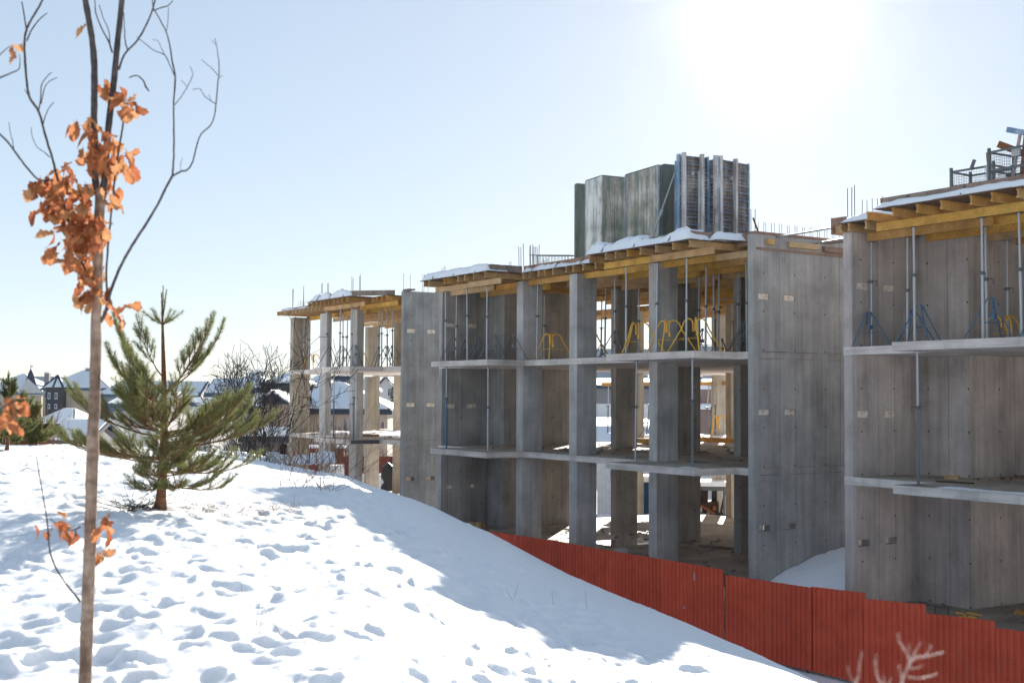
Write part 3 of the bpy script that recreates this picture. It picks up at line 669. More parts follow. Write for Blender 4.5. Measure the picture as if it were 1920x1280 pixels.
tripod('orange tripod in the dark recess of the right building', GT, 6.75, 2.2, tz, 'yellow', rz=1.0, h=.75, rad=.5)
tripod('yellow tripod on the rear of the middle storey before the brick house', GT, -17.0, 14.2, 3.3, 'yellow', rz=.4, h=1.15, rad=.6)
for i, (x, y) in enumerate(((4.3, .1), (5.35, .5), (6.6, -.75), (8.5, -.7), (9.75, -.7))): tripod('blue straight legged tripod on the right building, %s' % nth(i, 5), GT, x, y, tz, 'blue', rz=.5 * i, h=.9 + .06 * (i == 3), rad=.6)
k = 0
G2 = [(-15.5, -.7), (-13.9, -.6), (-12.7, -.6), (-11.9, -.3), (-17, .7), (-7.3, .9), (-1.05, .9), (-4.7, 2.5), (-3.3, 3.0)]
for i, (x, y) in enumerate(G2): tripod('grey straight legged tripod in the middle building top floor, %s' % nth(i, 9) if i not in (4,) else 'grey tripod in the left corner behind the left balcony', GT, x, y, tz, 'grey', rz=.7 * i, h=.95, rad=.62)
for i, (x, y) in enumerate(((-16, 6.8), (-13.8, 6.8), (-9.9, 6.8), (-8.6, 6.8), (-13.2, 12), (-10.4, 12), (-7.5, 12))): tripod('dark tripod against the sky at the top floor back, %s' % nth(i, 7), GT, x, y, tz, 'grey', rz=.5 * i, h=.9)
for i, (x, y) in enumerate(((-28.1, -.2), (-26.8, -.2), (-25.4, -.2), (-26.3, 1.5), (-25.5, 1.5), (-24.9, 1.5), (-30.2, 1.5))): tripod('dark tripod round a prop of the left building, %s' % nth(i, 7), GT, x, y, tz, 'grey', rz=.9 * i, h=1.0, rad=.66)
for i, x in enumerate((-21.6, -20.9, -19.2, -17.9)): tripod('bent wire stand on the rear edge of the middle storey, %s' % nth(i, 4), GT, x, 13.4, 3.3, 'grey', rz=i, h=.95)

# ---------------------------------------------------------------- wall form panels standing on the roof
ZT = 9.80
def panel_face(label, p, q, h, face, seams=2, edgem=STEELBLUE, base=ZT, th=.13):
    "smooth side of a wall form from p to q (seen from the -y / +x side)"
    p, q = Vector((*p, 0)), Vector((*q, 0)); L = (q - p).length; a = math.atan2(q.y - p.y, q.x - p.x)
    t = thing('form_panel', label, 'form panel', (p.x, p.y, base), 'wall form panels standing on the roof', a)
    for i in range(seams):
        x0, x1 = L * i / seams, L * (i + 1) / seams
        MB().box(x0 + .012, x1 - .012, 0, th - .02, .01, h - .01).build('form_face', face, t)
    MB().box(-.02, .02, -.012, th, 0, h).build('frame_upright', edgem, t); MB().box(L - .02, L + .02, -.012, th, 0, h).build('frame_upright', edgem, t)
    MB().box(.02, L - .02, .0 - .006, th, h - .01, h + .03).build('frame_top', FORM_DARK, t)
    return t
def panel_back(label, p, q, h, posts, base=ZT, face=FORM_BROWN, n=13):
    "ribbed back of a wall form"
    p, q = Vector((*p, 0)), Vector((*q, 0)); L = (q - p).length; a = math.atan2(q.y - p.y, q.x - p.x)
    t = thing('form_panel', label, 'form panel', (p.x, p.y, base), 'wall form panels standing on the roof', a)
    MB().box(0, L, .09, .13, 0, h).build('form_face', face, t)
    for i in range(n + 1):
        z = .03 + (h - .06) * i / n; MB().box(.03, L - .03, .0, .09, z - .012, z + .012).build('rib', STEELBLUE, t)
        if i < n: 
            zz = z + (h - .06) / n * .45; MB().box(.03, L - .03, .045, .088, zz - .008, zz + .008).build('rib', STEELBLUE, t)
    for x in (0, L): MB().box(x - .03, x + .03, -.004, .132, 0, h + .02).build('frame_upright', STEELBLUE, t)
    for x in posts: MB().box(x - .055, x + .055, -.13, -.006, -.0, h + .06).build('upright_waler', FORM_POST, t)
    for z in (h * .25, h * .82):
        m = MB(); m.tube((L * .45, -.03, z), (L * .45, .09, z), .05, 8); m.build('tie_washer', FORM_POST, t)
    return t
H = 3.2
panel_face('narrow dark green form panel edge at the far left of the group', (-10.34, 1.42), (-10.28, 2.1), H, FORM_DARK, 1, FORM_DARK)
panel_face('pale weathered form panel, second from the left of the group', (-9.69, 1.34), (-8.53, 1.18), H, FORM_PALE, 2)
panel_face('green stained form panel set at an angle beside the pale one', (-8.49, 1.17), (-8.37, 2.2), H, FORM_GREEN, 2, FORM_PALE)
panel_face('widest form panel with a mottled grey green face in the middle of the group', (-7.95, 1.78), (-5.87, 1.55), H, FORM_GREEN, 3)
panel_face('dark green form panel behind the raking prop', (-5.66, 1.6), (-5.55, 2.5), H, FORM_DARK, 1, FORM_DARK)
panel_face('dark low form panel filling the gap beside the widest panel', (-5.9, 2.0), (-5.1, 1.95), H - .35, FORM_DARK, 1, FORM_DARK)
solo(MB().bar((-5.74, 1.5, 9.8), (-5.72, 1.52, 12.95), .03, .05), 'timber_post', STEEL_D, (0, 0, 0), 'thin dark upright just right of the widest form panel', 'post')
panel_back('ribbed blue form back turned left, right of the raking prop', (-5.02, 1.56), (-4.36, 1.48), H, [.62])
panel_back('ribbed blue form back with two uprights in the right half of the group', (-4.12, .98), (-3.96, 2.05), H + .02, [.12, .80])
panel_back('shaded ribbed form back behind the white rod', (-4.28, 2.32), (-3.72, 2.24), H, [.55])
panel_back('rightmost ribbed form back of the group with stained boards', (-3.78, 2.27), (-4.03, 3.9), H, [.08, .85])
solo(MB().bar((-4.02, 1.7, 9.8), (-4.02, 1.7, 12.55), .04, .04), 'white_rod', SHEET_W, (0, 0, 0), 'white rod hanging down the ribbed form backs', 'rod')
rp = MB(); rp.tube((-5.62, .75, 9.8), (-5.25, 1.15, 11.3), .035, 8).tube((-5.25, 1.15, 11.3), (-4.86, 1.42, 12.6), .028, 8).tube((-5.27, 1.13, 11.22), (-5.22, 1.18, 11.40), .055, 8)
solo(rp, 'raking_prop', STEEL, (0, 0, 0), 'long raking steel prop leaning on the ribbed form backs', 'prop')
solo(MB().tube((-3.85, 3.9, 11.2), (-3.55, 4.3, 9.8), .03, 6), 'raking_prop', RUST, (0, 0, 0), 'short raking tie at the right side of the form panels', 'prop')

# ---------------------------------------------------------------- pipes over the gap, crates on the right roof
pp = thing('guard_pipe', 'steel pipe bridging the gap between the middle and the right roof', 'pipe', (.2, 1.2, 9.86))
MB().tube((.15, .9, 9.90), (3.7, 1.0, 9.98), .03, 8).build('tube', STEEL, pp, (.2, 1.2, 9.86)); MB().tube((2.9, .98, 9.9), (3.1, .98, 10.02), .06, 8).path([(2.9, .98, 9.95), (3.2, .9, 9.8), (3.3, .95, 9.86), (3.0, 1, 9.96)], .012, 5).build('coupler', STEEL_D, pp, (.2, 1.2, 9.86))
solo(MB().tube((.2, 2.4, 9.82), (3.8, 1.9, 9.80), .035, 8), 'guard_pipe', STEEL, (0, 0, 0), 'lower steel pipe lying across the gap between two roofs', 'pipe')
solo(MB().box(.9, 3.7, 2.0, 2.3, 9.72, 9.77).box(2.2, 3.75, 2.4, 2.6, 9.77, 9.82), 'scaffold_plank', PLANK, (0, 0, 0), 'grey planks laid over the gap between the two roofs', 'planks')
def crate(label, x, y, z, lx, ly, h, rz):
    t = thing('mesh_crate', label, 'crate', (x, y, z), 'steel mesh crates on the right roof', rz)
    for a in (0, lx):
        for b in (0, ly): MB().box(a - .03, a + .03, b - .03, b + .03, 0, h + .1).build('post', STEEL_D, t)
    for zz in (.1, h * .62, h):
        MB().bar((.03, 0, zz), (lx - .03, 0, zz), .03, .05).build('rail', STEEL_D, t); MB().bar((.03, ly, zz), (lx - .03, ly, zz), .03, .05).build('rail', STEEL_D, t)
        MB().bar((0, .03, zz), (0, ly - .03, zz), .03, .05).build('rail', STEEL_D, t); MB().bar((lx, .03, zz), (lx, ly - .03, zz), .03, .05).build('rail', STEEL_D, t)
    w = MB()
    for yy in (0, ly):
        for i in range(int(lx / .07)): w.bar((.07 * (i + 1), yy, .1), (.07 * (i + 1), yy, h), .005, .005)
        for i in range(int(h / .07)): w.bar((0, yy, .1 + .07 * i), (lx, yy, .1 + .07 * i), .005, .005)
    for xx in (0, lx):
        for i in range(int(ly / .07)): w.bar((xx, .07 * (i + 1), .1), (xx, .07 * (i + 1), h), .005, .005)
        for i in range(int(h / .07)): w.bar((xx, 0, .1 + .07 * i), (xx, ly, .1 + .07 * i), .005, .005)
    w.build('wire_mesh', STEEL_D, t); MB().box(.03, lx - .03, .03, ly - .03, .04, .07).build('floor_plate', STEEL_D, t)
    return t
crate('low open mesh crate, left one on the snowy roof of the right building', 6.36, .75, 9.9, 1.15, .8, .95, .06)
crate('taller mesh crate heaped with scrap on the roof of the right building', 7.62, .5, 9.95, 1.9, .9, 1.15, -.03)
for lab, p, q, w, h, m in (('red brown plank end sticking up from the mesh crates', (7.35, .9, 10.3), (7.28, .9, 11.2), .07, .03, RUST), ('dark blue steel profile slanting over the scrap crate', (7.95, .8, 11.62), (9.6, .7, 11.05), .18, .13, STEELBLUE),
        ('brown box profile lying in the scrap crate', (7.75, .7, 11.3), (8.9, .9, 10.7), .12, .16, RUST), ('stout brown block under the blue steel profile', (8.35, .75, 10.1), (8.5, .78, 11.42), .2, .16, RUST), ('grey bar crossing under the blue steel profile', (7.9, .9, 10.2), (8.3, .75, 11.55), .06, .06, STEEL), ('black clamp hanging on the left mesh crate', (6.92, .75, 10.82), (7.02, .77, 11.06), .05, .07, STEEL_D),
        ('pale square plate in the scrap crate', (8.15, .62, 11.02), (8.38, .60, 11.02), .05, .18, SHEET_W), ('rusty angle bars leaning in the scrap crate', (8.6, .6, 10.2), (8.9, .8, 11.1), .1, .1, RUST),
        ('red brown box at the right end of the scrap crate', (8.7, .7, 11.1), (9.4, .7, 11.0), .3, .22, BRICKR), ('dark bar crossing low in the scrap crate', (8.0, .6, 10.5), (8.5, .8, 10.25), .08, .08, MACH), ('grey profile leaning between the two mesh crates', (7.42, .8, 10.0), (7.35, .8, 10.85), .09, .05, STEEL)):
    solo(MB().bar(p, q, w, h), 'scrap_piece', m, (0, 0, 0), lab, 'scrap', 'scrap in the mesh crates')

# ---------------------------------------------------------------- red sheet fence
FP = [(-16.2, .40, -14.1, .42), (-14.1, .43, -12.2, .44), (-12.2, .45, -10.3, .49), (-10.3, .49, -8.37, .52), (-8.34, .54, -6.8, .53), (-6.8, .53, -5.2, .52), (-5.17, .54, -3.9, .535), (-3.9, .535, -2.5, .54), (-2.5, .55, -1.2, .56), (-1.2, .56, .17, .56),
      (.20, .42, 1.9, .46), (1.9, .47, 3.41, .50), (3.41, .52, 5.14, .60), (5.16, .46, 6.94, .58), (6.96, .39, 8.76, .49), (8.78, .35, 10.5, .40), (10.5, .36, 12.3, .38), (12.3, .34, 14.1, .36)]
fe = thing('sheet_fence', 'red corrugated sheet fence stepping down in front of the concrete buildings', 'fence', (-1, -1.1, -1.6)); OF = (-1, -1.1, -1.6)
for i, (x0, z0, x1, z1) in enumerate(FP):
    m = MB(); per = .17; dep = .036; yb = -1.1 + random.uniform(-.03, .03) - .012 * (i % 2); xs = []; x = x0
    prof = [(0, 0), (.42, 0), (.52, 1), (.90, 1), (1.0, 0)]
    while x < x1 - 1e-3:
        for f_, d_ in prof[:-1]:
            if x + f_ * per < x1 + .02: xs.append((x + f_ * per, d_ * dep))
        x += per
    xs.append((x1 + .04, 0)); tl = random.uniform(-.012, .012)
    for (xx, d_) in xs:
        zt_ = z0 + (z1 - z0) * (xx - x0) / (x1 - x0) + random.uniform(-.004, .004)
        m.v += [(xx, yb - d_, -1.6), (xx + tl, yb - d_ + .0, zt_)]
    for k in range(len(xs) - 1): m.f.append((2 * k, 2 * k + 2, 2 * k + 3, 2 * k + 1))
    n0 = len(m.v)
    for (xx, yy, zz) in list(m.v): m.v.append((xx, yy + .006, zz))
    for k in range(len(xs) - 1): m.f.append((n0 + 2 * k, n0 + 2 * k + 1, n0 + 2 * k + 3, n0 + 2 * k + 2)); m.f.append((2 * k + 1, 2 * k + 3, n0 + 2 * k + 3, n0 + 2 * k + 1))
    m.f += [(0, 1, n0 + 1, n0), (2 * len(xs) - 2, n0 + 2 * len(xs) - 2, n0 + 2 * len(xs) - 1, 2 * len(xs) - 1)]
    m.build('corrugated_sheet', RED, fe, OF)
for x in [-15 + 2.6 * i for i in range(11)]: MB().box(x, x + .06, -1.04, -.98, -1.7, .25).build('fence_post', STEEL_D, fe, OF)
for z in (-1.0, .1): MB().box(-16, 14, -1.065, -1.04, z - .02, z + .02).build('fence_rail', STEEL_D, fe, OF)
MB().box(-1.02, -.93, -1.135, -1.128, .12, .34).build('paper_notice', SHEET_W, fe, OF)
MB().box(-1.45, -1.42, -1.135, -1.128, -.75, -.66).build('paper_notice', SHEET_W, fe, OF)

# ---------------------------------------------------------------- things left on the floors
def junk(name, label, cat, m, p, L, w, h, rz=0, group=None):
    return solo(MB().box(-L / 2, L / 2, -w / 2, w / 2, 0, h), name, m, p, label, cat, group, rz)
junk('timber_block', 'short orange timber block on the middle floor of the right building', 'timber', BEAM_P, (5.95, 1.2, 3.302), .36, .1, .1, .2)
junk('timber_beam', 'dark red beam lying across the middle floor of the right building', 'beam', MACH, (6.8, .2, 3.302), .9, .12, .03, .2)
junk('timber_pile', 'ochre timber offcuts on the ground floor by the left core wall', 'timber', BEAM_P, (-17.0, 1.3, .002), .6, .35, .22, .3)
junk('steel_bar', 'dark flat bar lying on the middle floor right of the third column', 'bar', STEEL_D, (-3.2, .9, 3.302), .8, .05, .03, .1)
junk('steel_bar', 'dark bar lying on the ground floor near the right end wall', 'bar', STEEL_D, (-3.0, 1.2, .002), .9, .06, .03, -.2)
junk('bucket', 'dark grey bucket just behind the fence near the right end wall', 'bucket', STEEL_D, (-.55, -.45, .0), .2, .2, .3)
junk('concrete_post', 'short grey concrete stub behind the fence left of the third column', 'stub', CONC_L, (-5.6, -.2, .0), .35, .3, .45)
junk('timber_beam', 'raking plank edge of the floor opening behind the fence', 'beam', PLANK, (-7.6, .9, .002), 3.2, .08, .12, .25)
for i, (x, y, L) in enumerate(((-15.6, 13.0, 2.4), (-16.6, 11.2, 2.6), (-16.9, 9.2, 2.4))): solo(MB().ibeam((-L / 2, 0, .1), (L / 2, 0, .1)), 'timber_beam', BEAM_O, (x, y, 3.302), 'orange timber beam lying far back on the middle floor, %s' % nth([2, 0, 1][i], 3), 'beam', 'beams lying on the middle floor', .0)
junk('timber_beam', 'small stack of brown boards on the snowy middle floor of the left building', 'boards', PLANK_P, (-28.5, 2.0, 3.302), 1.1, .5, .12, .4)
junk('timber_beam', 'grey board hanging on the balcony front of the left building', 'board', STEEL_D, (-24.7, .05, 3.12), .04, 1.4, .17, 0)
for lab, x, y, s in (('bent rebar loop standing behind the fence between the first two columns', -9.6, .1, .3), ('bent rebar loop behind the fence near the paper notice', -2.2, -.3, .3), ('rebar loop behind the fence of the right building', 6.3, .3, .3), ('bent rebar on the floor by the left core wall', -16.2, .9, .34)):
    solo(MB().path([(-s / 2, 0, 0), (-s / 2, 0, s), (s / 2, 0, s), (s / 2, 0, 0)], .012, 5), 'rebar_loop', REBAR, (x, y, 0), lab, 'rebar loop', 'rebar loops on the ground floor', .6)
gl = MB()
for i in range(10): a, b = random.uniform(-.3, .3), random.uniform(-.2, .2); gl.bar((a, b, .03 + .02 * i), (a + random.uniform(-.3, .3), b + random.uniform(-.2, .2), .05 + .02 * i), .06, .03)
solo(gl, 'debris_heap', YEL, (6.9, .6, .0), 'little heap of yellow scraps behind the fence by the right core wall', 'debris')
gl = MB()
for i in range(12): a, b = random.uniform(-.4, .4), random.uniform(-.3, .3); gl.bar((a, b, .03 + .02 * i), (a + random.uniform(-.4, .4), b + random.uniform(-.3, .3), .05 + .02 * i), .07, .03)
solo(gl, 'debris_heap', PLANK_P, (-2.8, -.2, .0), 'heap of brown scraps on the ground floor behind the fence near the third column', 'debris')

random.seed(77)
def rubble(label, x0, x1, y0, y1, z, n, m):
    b = MB()
    for i in range(n):
        x, y = random.uniform(x0, x1), random.uniform(y0, y1); s_ = random.uniform(.02, .09); a = random.uniform(0, 3); d = Vector((math.cos(a), math.sin(a), random.uniform(-.1, .2))) * s_ * random.uniform(1, 4)
        p = Vector((x, y, z + s_ * .4)); b.bar(tuple(p), tuple(p + d), s_, s_ * .6)
    return solo(b, 'rubble', m, (0, 0, 0), label, 'rubble', None, kind='stuff')
rubble('crumbs and splinters strewn on the ground floor of the middle building', -16, -.4, .2, 9, .004, 170, FORM_PINK)
rubble('wood splinters and lumps on the middle floor of the middle building', -16, -.4, .3, 10, 3.304, 120, PLANK)
rubble('scraps along the back of the middle floor of the right building', 5.9, 11, 1.2, 5, 3.304, 70, RUST)
rubble('grey lumps on the ground floor of the right building', 4.3, 11, -.1, 5, .004, 70, FORM_PINK)
rubble('crumbs on the middle floor of the left building', -35, -23.5, 1.2, 6, 3.304, 60, PLANK)
for i, (x, y, z, L, a, m) in enumerate(((-6.2, 5.5, .004, 3.0, .3, PLANK), (-2.6, 6.4, .004, 2.4, .1, BEAM_P), (-10.5, 1.6, 3.304, 2.2, -.2, PLANK), (-2.2, 4.2, 3.304, 2.8, .15, BEAM_P), (8.6, 1.9, 3.304, 2.6, .1, PLANK), (8.2, 3.0, .004, 3.0, .2, BEAM_O))):
    b = MB()
    t = thing('board_stack', 'stack of boards lying on the %s floor, %s' % ('ground' if z < 1 else 'middle', ['before the dark inner column', 'near the right end wall', 'between the first two columns', 'before the end wall', 'in the right building behind the red beam', 'in the right building behind the fence'][i]), 'boards', (x, y, z), 'stacks of boards on the floors', a)
    for k in range(5): MB().box(-L / 2 + random.uniform(-.1, .1), L / 2 + random.uniform(-.1, .1), -.22 + .15 * (k % 3), -.09 + .15 * (k % 3), .04 * (k // 3), .036 + .04 * (k // 3)).build('board', m, t)
# ---------------------------------------------------------------- site yard seen through the ground floor
def wpt(px, d): return ((px - 960) / 2318.07 * d)
def hz(px): return 742.7 + (px - 960) * .0058
def zat(px, py, d): return EYE + (hz(px) - py) / 2318.07 * d
t = thing('yard_fence', 'white corrugated yard fence behind the middle building', 'fence', (wpt(1250, 75), 75, -1.75), None, 0, False)
for i in range(12):
    m = MB(); x0 = -9 + i * 1.6; n = 16
    for k in range(n + 1): m.v += [(x0 + 1.59 * k / n, .04 * (k % 2), 0), (x0 + 1.59 * k / n, .04 * (k % 2), 3.15)]
    for k in range(n): m.f.append((2 * k, 2 * k + 2, 2 * k + 3, 2 * k + 1))
    m.build('sheet', SHEET_W, t)
for x in (-6.8, -3.4): 
    m = MB()
    for k in range(3): m.box(x + .28 * k, x + .28 * k + .05, -.03, -.01, 2.2, 2.6); m.box(x + .28 * k, x + .28 * k + .18, -.03, -.01, 2.38, 2.43)
    m.build('painted_mark', STEELBLUE, t)
ts = thing('tarpaulin_stack', 'snow topped stack under a dark blue tarpaulin behind the middle building', 'stack', (wpt(1218, 62), 62, -1.75), None, 0, False)
MB().prism([(-1.5, -.7), (1.3, -.8), (1.4, .8), (-1.4, .8)], 0, 2.85).build('tarpaulin', TARP, ts); MB().prism([(-1.55, -.75), (1.35, -.85), (1.45, .85), (-1.45, .85)], 2.86, 3.15).build('snow_cap', SNOW, ts)
mc = thing('site_machine', 'dark rusty site machine under a snow covered canopy behind the middle building', 'machine', (wpt(1312, 61), 61, -1.75), None, 0, False)
MB().prism([(-1.9, -1), (1.2, -1.1), (1.3, 1), (-1.9, 1)], 2.55, 2.75).build('canopy', STEEL_D, mc); MB().prism([(-2.0, -1.05), (1.25, -1.15), (1.35, 1), (-2.0, 1)], 2.76, 2.98).build('snow_cap', SNOW, mc)
for x in (-1.7, 1.0): MB().box(x, x + .1, -.95, -.85, 0, 2.55).build('canopy_post', STEEL_D, mc)
MB().prism([(-1.2, -.6), (.3, -.7), (.5, .6), (-1.2, .6)], .9, 2.5).build('cab', MACH, mc); MB().box(.0, .8, -.8, .3, 1.0, 2.0).build('engine', MACH, mc); MB().box(-.2, .15, -.77, -.71, 1.5, 1.85).build('white_plate', SHEET_W, mc)
MB().bar((-1.2, -.8, 2.5), (.8, -.8, 1.3), .08, .12).build('boom', RUST, mc); MB().bar((.7, -.9, .6), (1.1, -.9, 2.5), .08, .1).build('stay', MACH, mc)
for x in (-.8, .9): MB().path([(x, -.85, .75), (x, -.6, .75)], .75, 18).build('wheel', TANK, mc)
for k in range(7): MB().box(-1 + .3 * k, -.85 + .3 * k, -.95, -.85, 1.1 + .25 * (k % 3), 1.3 + .25 * (k % 3)).build('machine_part', RUST if k % 2 else STEEL_D, mc)
# yard behind the left building: brick fence with pillars, container, white panels, tank
bf = thing('brick_fence', 'red brown fence with brick pillars behind the left building', 'fence', (wpt(650, 88), 88, -1.75), None, 0, False)
for i in range(9):
    x = wpt(538 + i * 52, 88) - wpt(650, 88)
    MB().box(x - .22, x + .22, -.25, .25, 0, 3.3 + .2 * (i > 4)).build('pillar', BRICKR, bf); MB().box(x - .3, x + .3, -.32, .32, 3.31 + .2 * (i > 4), 3.5 + .2 * (i > 4)).build('snow_cap', SNOW, bf)
    MB().box(x + .23, x + 1.72, -.05, .05, 0, 2.75 + .3 * (i > 4)).build('fence_panel', BRICKR, bf)
wc = thing('white_block', 'white container with dark marks and snow behind the left building', 'container', (wpt(632, 74), 74, -1.75), None, 0, False)
MB().prism([(-.55, -.5), (.2, -.5), (.45, .5), (-.55, .5)], 0, 2.9).build('body', SHEET_W, wc); MB().box(-1.0, -.56, -.4, .4, 0, 2.3).build('side_block', SHEET_W, wc); MB().box(.46, .75, -.3, .3, 0, 2.2).build('side_block', SHEET_W, wc)
m = MB()
for k in range(4): m.box(-.1 + .09 * k, -.06 + .09 * k, -.52, -.505, 1.7 + .04 * (k % 2), 2.0 - .05 * (k % 2))
m.build('dark_mark', STEEL_D, wc); MB().box(-1.05, -.56, -.45, .45, 2.31, 2.42).build('snow_cap', SNOW, wc)
wp = thing('white_panel_fence', 'row of white sheets leaning on a rod behind the left building', 'panels', (wpt(700, 78), 78, -1.75), None, 0, False)
for k in range(9): MB().box(-.95 + .26 * k, -.72 + .26 * k, 0, .04 + .01 * (k % 2), 0, 2.0 + .03 * (k % 3)).build('sheet', SHEET_W, wp)
MB().box(-1.0, 1.5, -.02, .1, 2.05, 2.15).build('snow_cap', SNOW, wp); MB().bar((.3, -.1, .6), (1.3, -.1, 2.2), .04, .04).build('rod', STEEL_D, wp)
tk = MB().path([(0, 0, 0), (-.12, 0, .3), (-.12, 0, .8), (0, 0, 1.15), (-.12, 0, 1.5), (-.1, 0, 1.95), (.05, 0, 2.15)], [.42, .48, .48, .42, .48, .45, .3], 14)
solo(tk, 'water_tank', TANK, (wpt(735, 74), 74, -1.0), 'dark ribbed plastic tank with snow on top behind the left building', 'tank', local=False, smooth=True)

# ---------------------------------------------------------------- houses of the village
def house(label, px0, px1, d, dep, y_eave, y_ridge, wall, roof='hip', rm=None, snowy=(1, 1, 1, 1), wins=(), chim=(), zb=-1.75, over=.35, rot=0.0, ridge_in=None, cat='house', name='village_house'):
    """box with a roof; wins (px0, px1, y0, y1) on the front, chim (px, half width px, y top)"""
    xc = wpt((px0 + px1) / 2, d); w = (px1 - px0) / 2318.07 * d; ze = zat((px0 + px1) / 2, y_eave, d); zr = zat((px0 + px1) / 2, y_ridge, d)
    t = thing(name, label, cat, (xc, d, zb), None, rot, False); sc = lambda px: wpt(px, d) - xc
    MB().box(-w / 2, w / 2, 0, dep, 0, ze - zb).build('wall', wall, t)
    e = ze - zb; r = zr - zb; o = over; X0, X1, Y0, Y1 = -w / 2 - o, w / 2 + o, -o, dep + o; th = .18
    if roof == 'hip':
        ri = ridge_in if ridge_in is not None else min(w, dep) / 2; A, B = (X0 + ri, dep / 2, r), (X1 - ri, dep / 2, r)
        if A[0] > B[0]: A = B = ((A[0] + B[0]) / 2, dep / 2, r)
        fs = [[(X0, Y0, e), (X1, Y0, e), B, A], [(X1, Y0, e), (X1, Y1, e), B], [(X1, Y1, e), (X0, Y1, e), A, B], [(X0, Y1, e), (X0, Y0, e), A]]
        for c in ((X0, Y0), (X1, Y0)):
            q = A if c[0] == X0 else B; MB().bar((c[0], c[1], e + .06), (q[0], q[1], q[2] + .06), .16, .1).build('hip_ridge', rm or ROOF_D, t)
    elif roof == 'side':      # ridge parallel to the view plane
        A, B = (X0, dep / 2, r), (X1, dep / 2, r)
        fs = [[(X0, Y0, e), (X1, Y0, e), B, A], [(X1, Y1, e), (X0, Y1, e), A, B]]
        for x in (-w / 2, w / 2): MB().poly([(x, 0, e), (x, dep, e), (x, dep / 2, r - .2)]).build('gable', wall, t)
    elif roof == 'gable':     # gable towards the viewer
        A, B = (0, Y0, r), (0, Y1, r)
        fs = [[(X0, Y0, e - o * .5), A, B, (X0, Y1, e - o * .5)], [(X1, Y0, e - o * .5), (X1, Y1, e - o * .5), B, A]]
        MB().prism([(-w / 2, 0), (w / 2, 0), (w / 2, .01), (-w / 2, .01)], e - .01, e).build('plate', wall, t)
        m = MB().poly([(-w / 2, 0, e), (w / 2, 0, e), (0, 0, r - .1)]); m.build('gable', wall, t)
    else:
        fs = [[(X0, Y0, e), (X1, Y0, e), (X1, Y1, e + .05), (X0, Y1, e + .05)]]
    for i, f in enumerate(fs):
        m = MB(); k = len(f); c = [(x, y, z + th) for x, y, z in f]; m.v = list(f) + c
        m.f = [tuple(range(k - 1, -1, -1)), tuple(range(k, 2 * k))] + [(a, (a + 1) % k, k + (a + 1) % k, k + a) for a in range(k)]
        ob = m.build('roof', rm or ROOF_D, t)
        if snowy[i % 4]:
            cx = [sum(p[j] for p in f) / k for j in range(3)]
            g_ = [tuple(cx[j] + (p[j] - cx[j]) * .93 for j in range(3)) for p in f]; m = MB(); m.v = [(x, y, z + th + .005) for x, y, z in g_] + [(x, y, z + th + .09) for x, y, z in g_]
            m.f = [tuple(range(k - 1, -1, -1)), tuple(range(k, 2 * k))] + [(a, (a + 1) % k, k + (a + 1) % k, k + a) for a in range(k)]
            m.build('roof_snow', SNOW, ob)
    MB().box(X0 - .03, X1 + .03, Y0 - .08, Y0 - .001, e - .18 if roof != 'gable' else e - .2, e + .02).build('gutter', rm or ROOF_D, t) if roof != 'gable' else None
    for a, b, y0, y1 in wins:
        f = MB().box(sc(a), sc(b), -.06, -.001, zat(a, y1, d) - zb, zat(a, y0, d) - zb).build('window', FRAME_W, t)
        q = .12 * (sc(b) - sc(a)); mid = (sc(a) + sc(b)) / 2; z0, z1 = zat(a, y1, d) - zb + q * .8, zat(a, y0, d) - zb - q * .8
        MB().box(sc(a) + q, mid - q * .3, -.075, -.061, z0, z1).build('pane', GLASS, f); MB().box(mid + q * .3, sc(b) - q, -.075, -.061, z0, z1).build('pane', GLASS, f)
    for p, hw, yt in chim:
        x = sc(p); ww = hw / 2318.07 * d; c = MB().box(x - ww, x + ww, dep * .45, dep * .45 + 2 * ww, e, zat(p, yt, d) - zb).build('chimney', WALL_GREY, t)
        MB().box(x - ww * 1.2, x + ww * 1.2, dep * .45 - .1, dep * .45 + 2 * ww + .1, zat(p, yt, d) - zb + .002, zat(p, yt, d) - zb + .25).build('chimney_cap', SNOW, c)
    return t
h1 = house('pale house at the far left edge with a pointed spire and blue shaded snow roof', -40, 79, 225, 12, 737, 701, WALL_CREAM, 'hip', ROOF_B, wins=((8, 14, 744, 754), (30, 36, 744, 754)), chim=((67, 4.5, 698),), ridge_in=6)
x_ = wpt(50, 225) - wpt(19.5, 225); z_ = zat(50, 703, 225) + 1.75
m = MB().path([(x_, 2, z_ - 4.6), (x_, 2, z_ - 1.6), (x_, 2, z_ + .2), (x_, 2, zat(50, 690, 225) + 1.75)], [1.5, 1.1, .5, .02], 8); m.build('spire', ROOF_D, h1)
MB().tube((x_, 2, zat(50, 690, 225) + 1.75), (x_, 2, zat(50, 684, 225) + 1.75), .06, 5).box(x_, x_ + .4, 1.98, 2.02, zat(50, 687, 225) + 1.75, zat(50, 685.5, 225) + 1.75).build('weathervane', ROOF_D, h1)
m = MB().poly([(x_ - 1.5, -.4, z_ - 3.4), (x_ + 4.2, -.4, z_ - 3.8), (x_ + .4, -.4, z_ - .6)]); m.build('gable', WALL_WHITE, h1)
h2 = house('pale house with a dark pyramid roofed bay and two chimneys, left of the sapling', 82, 205, 215, 11, 730, 694, WALL_CREAM, 'hip', ROOF_B, wins=((84, 92, 736, 746), (150, 158, 738, 748), (186, 194, 738, 748)), chim=((147, 5, 690), (162, 4.5, 690.5)), ridge_in=5.5)
x_ = wpt(111, 215) - wpt(143.5, 215); bz = lambda y: zat(111, y, 215) + 1.75; ww = 15 / 2318.07 * 215
MB().box(x_ - ww, x_ + ww, -2.2, -.08, 0, bz(726)).build('bay', WALL_DARK, h2)
